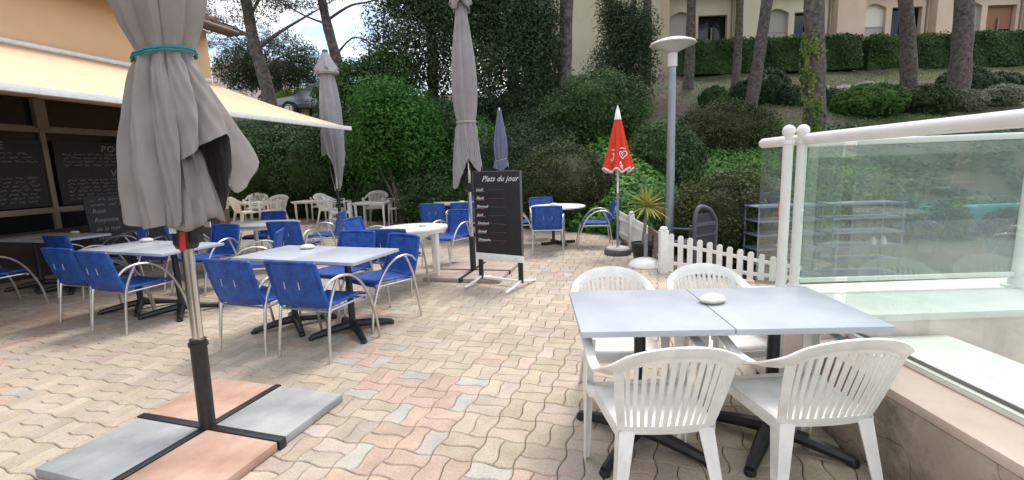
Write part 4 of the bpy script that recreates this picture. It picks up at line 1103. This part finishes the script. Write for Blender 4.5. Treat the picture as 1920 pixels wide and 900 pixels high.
# low terracotta step near the chair stack
tagp(MB().box((0, 0, .06), (1.5, .5, .12)).box((0, 0, .132), (1.56, .56, .024), mi=1).build('terracotta_step', [m_slab_pink, m_palestone], None, bevel=.006, loc=(-7.7, 11.7, 0)), 'low terracotta step with pale top under the stacked white chairs', 'step')

# ------------------------------------------------------------------ vegetation
def on(x, y, dz=0): return (x, y, zt(x, y)+dz)
# ivy on the left bank (stuff) and ground cover on the slope
def scatter(n, xf, size, lf, name, lift=.05, jit=.45, asp=.8):
    x, y = xf(n); z = terr(x, y); e = .1
    nx_ = -(terr(x+e, y)-z)/e; ny_ = -(terr(x, y+e)-z)/e; nr = np.stack([nx_, ny_, np.ones_like(nx_)], 1)
    nr /= np.linalg.norm(nr, axis=1)[:, None]
    pos = np.stack([x, y, z], 1)+nr*(rng.uniform(0, 1, len(x))[:, None]**1.5*lift)
    v, f = leaf_mesh(pos, nr+np.array([0, -.3, .2]), size, asp, jit); o = npmesh(name, v, f, lf); o['kind'] = 'stuff'; return o
def lumps(x, y): return .5+.5*np.sin(x*1.9+1.3*np.sin(y*1.7))*np.cos(y*2.3+x*.6)
def left_bank(n):
    x = rng.uniform(-13, -.8, n); d = rng.uniform(-.1, 2.6, n); return x, np.interp(x, BX, BY)+d
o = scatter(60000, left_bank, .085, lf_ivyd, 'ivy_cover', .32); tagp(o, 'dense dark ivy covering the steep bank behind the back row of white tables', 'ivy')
def mid_bank(n):
    x = rng.uniform(-1.5, 10.5, n*2); d = rng.uniform(-.1, 7.0, n*2); y = np.interp(x, BX, BY)+d
    k = (lumps(x, y) > .28) | (rng.uniform(0, 1, n*2) < .25); return x[k][:n], y[k][:n]
o = scatter(75000, mid_bank, .10, lf_ivy, 'ivy_cover', .30); tagp(o, 'bright green ivy carpeting the slope behind the lamp post', 'ivy')
def right_bank(n):
    x = rng.uniform(7, 26, n*2); y = rng.uniform(10.6, 17.5, n*2); k = lumps(x*.8, y*.8+2) > .45; return x[k][:n], y[k][:n]
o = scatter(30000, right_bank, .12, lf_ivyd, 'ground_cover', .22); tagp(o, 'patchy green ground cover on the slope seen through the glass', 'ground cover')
def grassy(n):
    x = rng.uniform(10, 32, n); y = rng.uniform(17.5, 26.5, n); k = lumps(x*.35, y*.35) > .45; return x[k], y[k]
o = scatter(30000, grassy, .10, lf_grass, 'grass', .10, .9, .25); tagp(o, 'short grass in patches around the clipped bushes', 'grass')
def litter(n): return rng.uniform(-1, 30, n), rng.uniform(15, 27, n)
m_litter = leafmat('dry_litter', (.10, .07, .045), (.22, .17, .12), .8, .1)
o = scatter(22000, litter, .09, m_litter, 'leaf_litter', .04, .6, .5); tagp(o, 'dry brown leaf litter below the hedge', 'leaf litter')
# rocks below the hedge
for k in range(12):
    x = 13.6+rng.uniform(0, 5.2); y = 22.3+rng.uniform(-1.2, 1.2); s_ = rng.uniform(.18, .42)
    mb = MB().lathe([(.02, -.5), (.8, -.3), (1, .1), (.7, .5), (.1, .62)], 9, sx=1.1)
    mb.v = [(a_*s_*(1+.25*sin(5*b_+k)), b_*s_*(1+.2*cos(4*a_+k)), c_*s_) for a_, b_, c_ in mb.v]
    o = mb.build('rock', mat_rock if k else globals().setdefault('mat_rock', mat('grey_rock', (.22, .20, .19), .9, col2=(.36, .34, .32), vscale=8, bump=.5)), None, smooth=25)
    o.location = on(x, y); tagp(o, 'pale grey rock on the dry bank below the clipped hedge', 'rock', 'rocks on the bank below the hedge')

E1 = lambda *a: [a]
# left bank hedge lumps
for k, (x, y, rx, ry, rz, h_, lb) in enumerate((
    (-8.2, 15.9, 1.5, .7, 1.3, 1.7, 'dark shrub mass on the bank right behind the chair stack'),
    (-6.3, 15.3, 1.4, .7, 1.2, 1.6, 'dark shrub mass on the bank above the middle back table'),
    (-4.9, 14.9, 1.0, .6, 1.0, 2.4, 'dark shrub mass on the bank left of the bright green tree'))):
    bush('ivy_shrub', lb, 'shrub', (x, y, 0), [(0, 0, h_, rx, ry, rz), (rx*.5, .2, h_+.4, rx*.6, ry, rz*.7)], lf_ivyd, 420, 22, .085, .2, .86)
bush('round_bush', 'broad brownish green bush behind the far round table', 'bush', (1.2, 11.1, 0), [(0, 0, 1.0, 1.15, .8, .95), (-.5, .1, .85, .7, .7, .85), (.7, .1, .8, .6, .6, .75)], lf_brown, 520, 26, .06, .15, .9, jit=1.0)
bush('shrub', 'dark green shrub between the brownish bush and the blue grey parasol', 'shrub', (-.3, 12.6, 0), [(0, 0, 1.3, .9, .7, 1.1), (.5, .3, 1.7, .7, .6, .8)], lf_dark, 300, 22, .07, .2, .86)
bush('shrub', 'low bright green shrub left of the standing blackboard', 'shrub', (-2.0, 12.6, 0), [(0, 0, .7, 1.0, .6, .9), (.8, .2, .7, .8, .6, .9)], lf_mid, 300, 22, .08, .2, .86)
bush('shrub', 'tall dark shrub rising above the tip of the red parasol', 'shrub', on(2.6, 14.4), [(0, 0, .95, 1.1, .9, 1.05), (-.8, 0, .75, .8, .7, .85), (.9, .1, .8, .8, .7, .9)], lf_mid, 480, 24, .075, .22, .86)
bush('shrub', 'dark rounded shrub left of the red parasol tip', 'shrub', on(.6, 14.0), [(0, 0, .8, 1.0, .8, .95), (.8, -.3, .5, .6, .6, .7)], lf_dark, 320, 24, .075, .2, .86)
bush('shrub', 'dark shrub behind the lamp post at mid height', 'shrub', on(4.2, 13.2), [(0, 0, .7, .9, .8, .9), (.6, .2, .5, .7, .6, .8)], lf_mid, 300, 24, .08, .2, .86)
bush('shrub', 'wide dark brown shrub left of the ivy covered trunk', 'shrub', on(7.0, 15.6), [(0, 0, .7, 1.5, .8, .9), (-1.0, 0, .5, .8, .7, .7), (1.1, .1, .6, .8, .7, .75)], lf_brown, 520, 24, .07, .2, .88)
bush('shrub', 'dark twiggy shrub right behind the picket fence', 'shrub', (3.55, 8.0, -.4), [(0, 0, .8, .75, .6, .85), (.5, .3, 1.0, .6, .6, .7), (-.5, .3, .6, .5, .5, .7)], lf_brown, 420, 24, .055, .16, .84, jit=1.0)
bush('shrub', 'low green shrub right of the dark twiggy one, beside the glass edge', 'shrub', (4.3, 8.6, -.4), [(0, 0, .6, .8, .6, .8)], lf_mid, 220, 22, .07, .16, .86)
bush('shrub', 'small green shrub behind the far picket fence', 'shrub', (3.0, 9.3, -.1), [(0, 0, .4, .8, .6, .55), (-.5, .2, .35, .5, .5, .5)], lf_ivy, 240, 20, .075, .16, .86)
bush('shrub', 'low ivy clump hanging over the turquoise wall', 'shrub', (9.75, 10.45, -.4), [(0, 0, .35, .42, .3, .38)], lf_ivy, 120, 20, .08, .14, .8)
bush('shrub', 'small shrub before the right end of the turquoise wall', 'shrub', (11.1, 10.3, -.4), [(0, 0, .25, .5, .3, .3)], lf_brown, 120, 20, .07, .14, .8)
bush('shrub', 'round green shrub between the metal racks and the turquoise wall', 'shrub', (8.3, 10.4, -.4), [(0, 0, .4, .7, .5, .5)], lf_mid, 180, 20, .08, .16, .8)
# clipped bushes up the slope
def clip(x, y, rx, rz, lf, lb, n=260, grp=None):
    bush('clipped_bush', lb, 'bush', on(x, y), [(0, 0, rz*.72, rx, rx*.8, rz)], lf, n, 24, .075, .09, .95, grp, shell=.93)
clip(14.2, 19, 1.35, .68, lf_box, 'bright green clipped oval bush above the near handrail', 420)
clip(16.5, 19, 1.02, .60, lf_brown, 'olive clipped bush right of the bright green one', 320)
clip(18.4, 19.4, .72, .42, lf_pale, 'pale variegated low bush right of the olive clipped bush', 200)
clip(19.9, 19.5, .75, .42, lf_pale, 'pale variegated low bush farthest right above the handrail', 200)
clip(19.9, 21.2, 1.0, .72, lf_dark, 'dark rounded bush at the foot of the right pine trunk', 260)
clip(21.6, 21.3, .9, .55, lf_dark, 'dark low bush right of the right pine trunk', 220)
clip(10.3, 21, .62, .60, lf_dark, 'dark round bush left of the leaning pine', 200)
clip(11.4, 21.3, .95, .8, lf_dark, 'large dark round bush touching the leaning pine', 260)
clip(12.1, 20.6, .6, .45, lf_dark, 'low dark bush right of the leaning pine', 160)
clip(13.75, 20.6, .38, .42, lf_dark, 'small round bush right of the ivy covered trunk', 120)
clip(13.9, 21.8, .42, .32, lf_pale, 'small pale bush above the small round one', 100)
clip(8.7, 20.4, .6, .5, lf_mid, 'mid green bush behind the lamp pole halfway up the slope', 160)
# long hedge in front of the row of houses
ys = 27.3
he = []
for k in range(22):
    x = 9.6+k*1.12; he.append((x-9.6, rng.uniform(-.1, .1), .85, .72, .55, .95+.05*rng.normal()))
for seg_i, (a_, b_, lb) in enumerate(((0, 9, 'long clipped hedge in front of the houses, left part up to the gap'), (9, 22, 'long clipped hedge in front of the houses, right part beyond the gap'))):
    part = he[a_:b_]; x0 = 9.6+part[0][0]+(0.15 if seg_i else 0); vv = []
    n_l = 1500*len(part); u = rng.uniform(0, part[-1][0]-part[0][0]+.9, n_l); face = rng.uniform(0, 1, n_l)
    yy = np.where(face < .6, -.55+rng.normal(0, .06, n_l), rng.uniform(-.55, .5, n_l)); zz = np.where(face < .6, rng.uniform(0, 1.75, n_l), 1.75+rng.normal(0, .06, n_l)+.05*np.sin(u*2.3))
    yy = yy+.10*np.sin(u*3.1+zz*2); pos = np.stack([u, yy, zz], 1); nr = np.where(face[:, None] < .6, np.array([0, -1, .2]), np.array([0, 0, 1.]))
    v, f = leaf_mesh(pos, nr, .12, .6, .6)
    L_ = part[-1][0]-part[0][0]+.85
    mb = MB().box((L_/2, 0, .82), (L_, .95, 1.66))
    me = bpy.data.meshes.new('hedge'); off = len(v)
    me.from_pydata(v.tolist()+[tuple(q) for q in mb.v], [], f.tolist()+[tuple(i+off for i in q) for q in mb.f]); me.materials.append(lf_box if False else lf_mid)
    o = bpy.data.objects.new('hedge', me); C.objects.link(o); o.location = (x0, ys, zt(x0+3, ys)-.05); o['x'] = 0; del o['x']; tagp(o, lb, 'hedge')

# trees
def straight(name, label, x0, y0, xt, zt_, r, lean_y=0, crown=True, ivy=False):
    z0 = zt(x0, y0); dx = (xt-x0)/(zt_-z0)
    hh = 13.0
    tr_ = [(0, 0, -.3, r*1.25), (dx*2+.05, 0, 2, r*1.02), (dx*5, lean_y, 5, r*.9), (dx*8, lean_y, 8, r*.75), (dx*11, lean_y, hh, r*.4)]
    brs = [[(dx*7, 0, 7.2, r*.3), (dx*7+s_*1.4, .3, 8.4, r*.2), (dx*7+s_*2.6, .4, 9.6, r*.08)] for s_ in (-1, 1)]
    c = [(dx*10, 0, 11.2, 2.6, 2.4, 1.1), (dx*10+1.4, .5, 10.2, 1.6, 1.4, .8), (dx*10-1.5, -.3, 10.4, 1.5, 1.4, .8)]
    t = tree(name, label, (x0, y0, z0), tr_, c, lf_pine, m_bark, 150, 22, .16, .45, brs, None, shell=.3)
    return t, dx
straight('pine_tree', 'thin dark pine trunk just right of the lamp dish', 8.92, 24, 8.99, 9.04, .22)
straight('pine_tree', 'slim pine trunk between the lamp and the leaning pine', 11.25, 24, 11.32, 8.97, .18)
straight('pine_tree', 'pine with trunk leaning right above the dark round bushes', 9.99, 20, 10.53, 7.68, .23)
straight('pine_tree', 'pine trunk in the middle of the house row behind the hedge gap', 19.05, 23, 18.48, 8.41, .30)
straight('pine_tree', 'thick dark pine trunk at the right with dark bush at its foot', 18.6, 20, 18.45, 7.42, .34)
straight('pine_tree', 'pine trunk beside the pale yellow wall, top centre', 1.83, 17, 2.13, 6.98, .24)
straight('pine_tree', 'slim dark trunk left above the lamp dish', 6.84, 24, 6.88, 9.12, .2)
it, dx = straight('pine_tree', 'thick pine trunk partly wrapped in ivy behind the railing posts', 9.95, 15.6, 9.68, 6.24, .30)
n = 2000; zz = rng.uniform(-.2, 3.6, n); th = rng.normal(-2.1, .42, n)-.14*zz+.3*np.sin(zz*2.1); keep = (np.sin(zz*5+th*4)*np.cos(th*3-zz*2.3) > -.25) | (zz < .7)
rr = .33+rng.uniform(0, .07, n); pos = np.stack([dx*zz+rr*np.cos(th), rr*np.sin(th), zz], 1)[keep]; nr = np.stack([np.cos(th), np.sin(th), 0*th], 1)[keep]
v, f = leaf_mesh(pos, nr, .10, .8, .5); npmesh('ivy', v, f, lf_lime, it)

# left pines against the sky
tree('pine_tree', 'dark leaning pine rising behind the awning, left of the sky gap', on(-9.4, 19.5), [(0, 0, -.5, .30), (-.15, 0, 1.5, .25), (-.5, 0, 3.6, .22), (-.6, 0, 6.5, .15), (-.4, 0, 8.5, .07)],
    [(-.8, 0, 4.5, 2.0, 1.5, .7), (-2.6, .3, 3.6, 1.5, 1.5, 1.0), (1.4, .3, 4.9, 1.5, 1.2, .45), (.3, 0, 7.5, 2.6, 2, .8)], lf_pine, m_bark, 330, 24, .10, .32,
    [[(-.4, 0, 3.0, .09), (.6, 0, 3.6, .06), (2.0, .2, 4.4, .03), (3.0, .2, 4.9, .012)], [(-.3, 0, 2.2, .08), (.5, .1, 2.7, .05), (1.4, .2, 3.0, .02)], [(-.5, 0, 3.4, .08), (-1.6, .1, 4.0, .05), (-3, .2, 4.3, .02)], [(-.5, 0, 4.2, .07), (.1, 0, 5.0, .05), (1.2, 0, 5.7, .02)]], shell=.1, asp=.22, flat=.6)
tree('pine_tree', 'slender pine crossing the bright sky gap above the back parasol', on(-6.5, 20), [(0, 0, -.5, .26), (-.3, 0, 2, .22), (-.65, 0, 4.0, .18), (-1.0, 0, 7, .12), (-1.1, 0, 9, .06)],
    [(1.6, 0, 5.9, 1.7, 1.2, .30), (-2.2, 0, 5.4, 1.6, 1.2, .40), (1.0, 0, 2.9, .8, .7, .28), (-1.2, 0, 7.2, 3.0, 2, .6), (-3.0, 0, 4.6, 1.0, .9, .35)], lf_pine, m_bark, 200, 22, .10, .30,
    [[(-.55, 0, 3.9, .06), (.4, 0, 4.4, .045), (1.3, .1, 4.6, .03), (2.6, .1, 5.2, .012)], [(-.5, 0, 3.7, .05), (-1.5, 0, 4.1, .035), (-2.8, 0, 4.9, .015)], [(-.3, 0, 2.6, .05), (.5, 0, 3.2, .03), (1.6, 0, 2.6, .012)], [(-.7, 0, 5, .05), (.3, 0, 5.7, .03), (1.6, 0, 6.2, .01)]], shell=.1, asp=.22, flat=.6)
tree('umbrella_pine', 'rounded grey green pine crown behind the leaning pine', on(-11.2, 24), [(0, 0, -.5, .25), (0, 0, 1.6, .2), (.1, 0, 2.6, .1)], [(0, 0, 2.6, 2.1, 1.6, 1.35), (1.3, 0, 2.1, 1.1, 1, .9), (-1.6, 0, 2.2, 1.4, 1.2, 1.0)], lf_pine, m_bark, 420, 24, .12, .32, shell=.5, asp=.3)
# dark junipers centre
tree('juniper_tree', 'large dark evergreen left of the tall parasol, reaching the top edge', on(-2.6, 17), [(0, 0, -.3, .22), (.1, 0, 3, .15), (.1, 0, 6, .06)], [(0, 0, 2.6, 2.0, 1.4, 2.2), (-.3, 0, 5.0, 1.7, 1.3, 1.9), (.6, 0, 7, 1.8, 1.3, 1.6), (.9, -.3, 3.6, 1.2, 1.1, 1.6)], lf_dark, m_bark, 1300, 28, .105, .46, shell=.3, asp=.34, flat=.8)
tree('juniper_tree', 'large dark evergreen right of the tall parasol with drooping foliage', on(.2, 16.6), [(0, 0, -.3, .22), (0, 0, 3, .15), (0, 0, 6, .06)], [(-.1, 0, 2.2, 1.5, 1.2, 2.0), (.1, 0, 4.0, 1.45, 1.2, 1.7), (-.3, 0, 6.0, 1.7, 1.3, 1.8), (.9, -.2, 3.3, .7, .7, 1.0)], lf_dark, m_bark, 1200, 28, .105, .44, shell=.3, asp=.34, flat=.8)
tree('juniper_tree', 'dark evergreen left of the lamp dish below the pale wall', on(5.2, 21.5), [(0, 0, -.3, .22), (.1, 0, 2, .15), (.5, 0, 5, .1), (1.2, 0, 7, .05)], [(0, 0, 1.6, 1.4, 1.1, 1.6), (.2, 0, 3.0, 1.2, 1, 1.2), (-.6, 0, 4.0, .5, .5, .9)], lf_dark, m_bark, 430, 28, .11, .42, [[(.2, 0, 2.8, .14), (1.0, 0, 4.2, .12), (.7, 0, 5.4, .09), (1.4, 0, 6.6, .05)]], shell=.25, asp=.34)
tree('conifer', 'feathery mid green conifer beside the pale wall top centre', on(1.6, 18.6), [(0, 0, -.3, .12), (0, 0, 3, .05)], [(-.7, 0, 3.0, .8, .7, .9), (0, 0, 1.7, .8, .7, 1.5)], lf_mid, m_bark, 240, 22, .10, .25, shell=.5)
# bright green deciduous tree
tree('leafy_tree', 'bright green broadleaf tree with several thin stems behind the back tables', (-3.05, 13.15, 0), [(0, 0, 0, .07), (-.1, 0, .7, .06), (-.25, 0, 1.5, .04), (-.4, 0, 2.4, .02)],
    [(0, 0, 2.5, 1.15, .9, .95), (-.55, 0, 2.0, .9, .8, .8), (.65, -.1, 1.9, .75, .7, .75), (-.3, .1, 3.3, .8, .7, .6), (.35, 0, 3.0, .8, .7, .6), (.75, 0, 2.6, .5, .5, .5)], lf_bright, m_bark_lt, 560, 24, .085, .34,
    [[(.02, 0, .05, .05), (.15, 0, .9, .04), (.4, 0, 1.9, .02)], [(-.02, .03, .05, .05), (-.25, .1, .8, .04), (-.6, .1, 1.6, .02)]], shell=.3, cat='tree')
tree('leafy_tree', 'mid green tree mass behind the back parasol', on(-4.7, 16.2), [(0, 0, -.3, .12), (0, 0, 1.5, .08)], [(0, 0, .9, 1.1, .9, .9), (.9, 0, 1.2, .9, .8, .9), (-.9, 0, .5, .8, .8, .7)], lf_mid, m_bark, 420, 24, .085, .26, shell=.5)
# shrubs, fence and car on the upper level, left
bush('hedge_shrub', 'lime green hedge behind the dark railing on the upper level', 'hedge', on(-9.2, 23.5), [(-1.5, 0, .6, 1.2, .5, .6), (0, 0, .6, 1.2, .5, .6), (1.2, 0, .6, .9, .5, .55)], lf_lime, 260, 20, .10, .14, .9, shell=.9)
bush('shrub', 'dark shrub right of the parked car on the upper level', 'shrub', on(-7.2, 21.5), [(0, 0, .7, .9, .6, .8), (.9, 0, .6, .8, .6, .7)], lf_dark, 260, 22, .09, .2, .86)
t = thing('metal_railing', 'thin dark green railing on the upper level by the leaning pine', 'railing', on(-11.6, 19.2), 0)
zz0 = zt(-11.6, 19.2)
for k in range(30): MB().tube([(k*.13, 0, -.1), (k*.13, 0, .85)], .010, 5, cap=False).build('bar', m_black, t)
MB().beam((0, 0, .85), (3.8, 0, .85), .03, .03).beam((0, 0, .1), (3.8, 0, .1), .03, .03).build('rail', m_black, t)
# parked car (silver, only its nose shows)
t = thing('parked_car', 'silver car parked on the upper level behind the railing', 'car', on(-8.0, 21.6), 0)
m_car = mat('silver_paint', (.20, .21, .22), .25, metal=.6); m_tyre = mat('tyre', (.02, .02, .02), .8)
sec = [(-2.0, .35), (-2.02, .62), (-1.9, .78), (-1.1, .88), (-.45, 1.30), (-.1, 1.40), (.8, 1.42), (1.5, 1.30), (1.95, .92), (2.0, .6), (1.95, .35)]
mb = MB(); n = len(sec)
vs = [(x, -.82+(.10 if z > 1 else 0), z) for x, z in sec]+[(x, .82-(.10 if z > 1 else 0), z) for x, z in sec]
mb.add(vs, [tuple(range(n)), tuple(reversed(range(n, 2*n)))]+[(i, n+i, n+(i+1) % n, (i+1) % n) for i in range(n)]); mb.build('body', m_car, t, bevel=.05)
MB().add([(-1.0, -.80, .92), (-.42, -.745, 1.27), (.3, -.745, 1.33), (.3, -.80, .92)], [(0, 1, 2, 3)]).add([(.36, -.80, .92), (.36, -.745, 1.33), (1.35, -.745, 1.27), (1.7, -.80, .95)], [(0, 1, 2, 3)]).build('side_window', m_darkglass, t, smooth=0, solid=.01)
MB().add([(-1.12, -.66, .90), (-.48, -.60, 1.29), (-.48, .60, 1.29), (-1.12, .66, .90)], [(0, 1, 2, 3)]).build('windscreen', m_darkglass, t, smooth=0, solid=.012)
for x in (-1.3, 1.3):
    for y in (-.80, .80):
        wo = MB().tube([(x, y-.1, .32), (x, y+.1, .32)], .32, 18).build('wheel', m_tyre, t); MB().tube([(x, y-.11, .32), (x, y+.11, .32)], .19, 14).build('rim', m_alu, wo)
for y in (-.6, .6): MB().box((-1.99, y, .64), (.08, .28, .14)).build('headlight', m_frosted, t, bevel=.02)

# ------------------------------------------------------------------ row of houses, top right
m_peach2 = mat('peach_facade', (.62, .46, .34), .9, col2=(.68, .53, .41), vscale=.8, bump=.1)
m_cream = mat('cream_facade', (.62, .55, .38), .9, col2=(.68, .61, .45), vscale=.8, bump=.1)
m_cream2 = mat('beige_facade', (.55, .47, .34), .9, col2=(.60, .52, .40), vscale=.8)
m_shut = mat('pale_shutter', (.70, .68, .58), .6); m_shutd = mat('grey_shutter', (.38, .37, .34), .6); m_roofm = mat('pale_roof_edge', (.55, .58, .62), .6); m_brown = mat('brown_blind', (.28, .14, .08), .7)
def house(x0, w_, wallm, lbl, shm, top, y=31.0, blind=None, deep=6):
    z0 = zt(x0+2, 30.5)
    t = thing('terraced_house', lbl, 'house', (x0, y, z0), 0, 'terraced houses behind the hedge')
    H_ = top-z0
    # projecting plain bay at the left, recessed loggia side at the right
    MB().box((w_*.14, deep/2, H_/2+1), (w_*.28, deep, H_+2)).build('side_wall', wallm, t)
    zz1 = 4.3 if H_ > 4.4 else H_-.3
    fr = MB()
    # front wall with arched opening and square opening: built as pieces
    xa = w_*.28; xw0 = w_*.32; xw1 = w_*.56; xd0 = w_*.62; xd1 = w_*.93; zs = 1.5; zr = 4.35; 
    fr.box(((xa+xw0)/2, .75, H_/2), (xw0-xa, .3, H_)).box(((xw1+xd0)/2, .75, H_/2), (xd0-xw1, .3, H_)).box(((xd1+w_)/2, .75, H_/2), (w_-xd1, .3, H_))
    fr.box(((xw0+xw1)/2, .75, (H_+zr+.25)/2), (xw1-xw0, .3, H_-zr-.25)).box(((xd0+xd1)/2, .75, (H_+zr)/2), (xd1-xd0, .3, H_-zr))
    n = 10; arc = [(xw0+(xw1-xw0)*k/n, zr+.25*sin(pi*k/n)) for k in range(n+1)]
    for (p, q) in zip(arc[:-1], arc[1:]):
        fr.add([(p[0], .6, p[1]), (q[0], .6, q[1]), (q[0], .6, zr+.26), (p[0], .6, zr+.26), (p[0], .9, p[1]), (q[0], .9, q[1]), (q[0], .9, zr+.26), (p[0], .9, zr+.26)], [(0, 1, 2, 3), (4, 5, 6, 7), (0, 1, 5, 4)])
    fr.build('front_wall', wallm, t, smooth=0)
    wd_ = MB().box(((xw0+xw1)/2, .84, zr-1.9), (xw1-xw0, .06, 1.6)).box(((xw0+xw1)/2, .80, zr-1.1), (xw1-xw0, .05, .06)).build('window', m_shutd, t)
    MB().box(((xw0+xw1)/2, .86, zr-.45), (xw1-xw0, .05, 1.35)).build('shutter', shm, wd_)
    w2 = MB().box((xd0+.05, .8, 2.0), (.08, .08, 3.3)).box(((xd0+xd1)/2, .8, 2.0), (.08, .08, 3.3)).box(((xd0+xd1)/2, .8, 1.7), (xd1-xd0, .06, .08)).build('loggia_frame', m_frame, t)
    MB().box(((xd0+xd1)/2, 1.0, 2.3), (xd1-xd0, .04, 4.2)).build('pane', m_darkglass, w2, smooth=0)
    if blind: MB().box(((xd0+xd1)/2, .9, zr-.7), (xd1-xd0-.1, .04, 1.4)).build('blind', blind, w2)
    MB().box((w_*.64, deep/2+.2, H_+.05), (w_*.72, deep, .10)).build('roof_slab', m_roofm, t); MB().tube([(w_*.28, .48, H_+.03), (w_*1.0, .48, H_+.03)], .07, 8).build('gutter', m_gutter, t)
    MB().tube([(w_*.97, .55, 0), (w_*.97, .55, H_)], .05, 8).build('downpipe', m_frame, t)
    MB().box((w_*.64, 1.5, 2.4), (w_*.72, .2, 4.8)).box((w_*.59, 1.15, 2.4), (.1, .6, 4.8)).box((w_*.985, 1.15, 2.4), (.08, .6, 4.8)).build('recess_wall', m_interior, t)
house(8.6, 6.0, m_cream2, 'cream terraced house behind the two slim pine trunks', m_shutd, 11.6)
house(14.6, 6.2, m_cream, 'cream terraced house behind the ivy covered trunk', m_shutd, 11.5)
house(20.8, 6.2, m_peach2, 'peach terraced house with pale arched shutter in the middle of the row', m_shut, 11.35)
house(27.0, 6.0, m_peach2, 'peach terraced house with brown blind at the right of the row', m_shutd, 11.2, blind=m_brown)
house(33.0, 6.0, m_cream2, 'beige terraced house at the right edge of the photo', m_shutd, 11.1)
t = thing('pale_house', 'pale yellow plain house wall top centre behind the trunk', 'house', (1.2, 27.5, zt(4, 27)-.8))
MB().box((3.7, 2.5, 4.2), (7.4, 5, 9.6)).build('wall', m_cream, t); MB().box((3.7, 2.5, 9.1), (8.0, 5.6, .2)).build('roof', m_tile, t)
t = thing('distant_house', 'small pale pink distant house at the building corner', 'house', (-22.2, 40, zt(-22, 40)))
MB().box((1, 2, 2.6), (5.5, 4, 5.6)).build('wall', m_pinkwall, t); MB().add([(-2, -.3, 5.4), (4, -.3, 5.4), (4, 2, 6.3), (-2, 2, 6.3), (-2, 4.3, 5.4), (4, 4.3, 5.4)], [(0, 1, 2, 3), (3, 2, 5, 4), (1, 5, 2), (0, 3, 4), (0, 1, 5, 4)]).build('roof', m_tile, t, smooth=0)
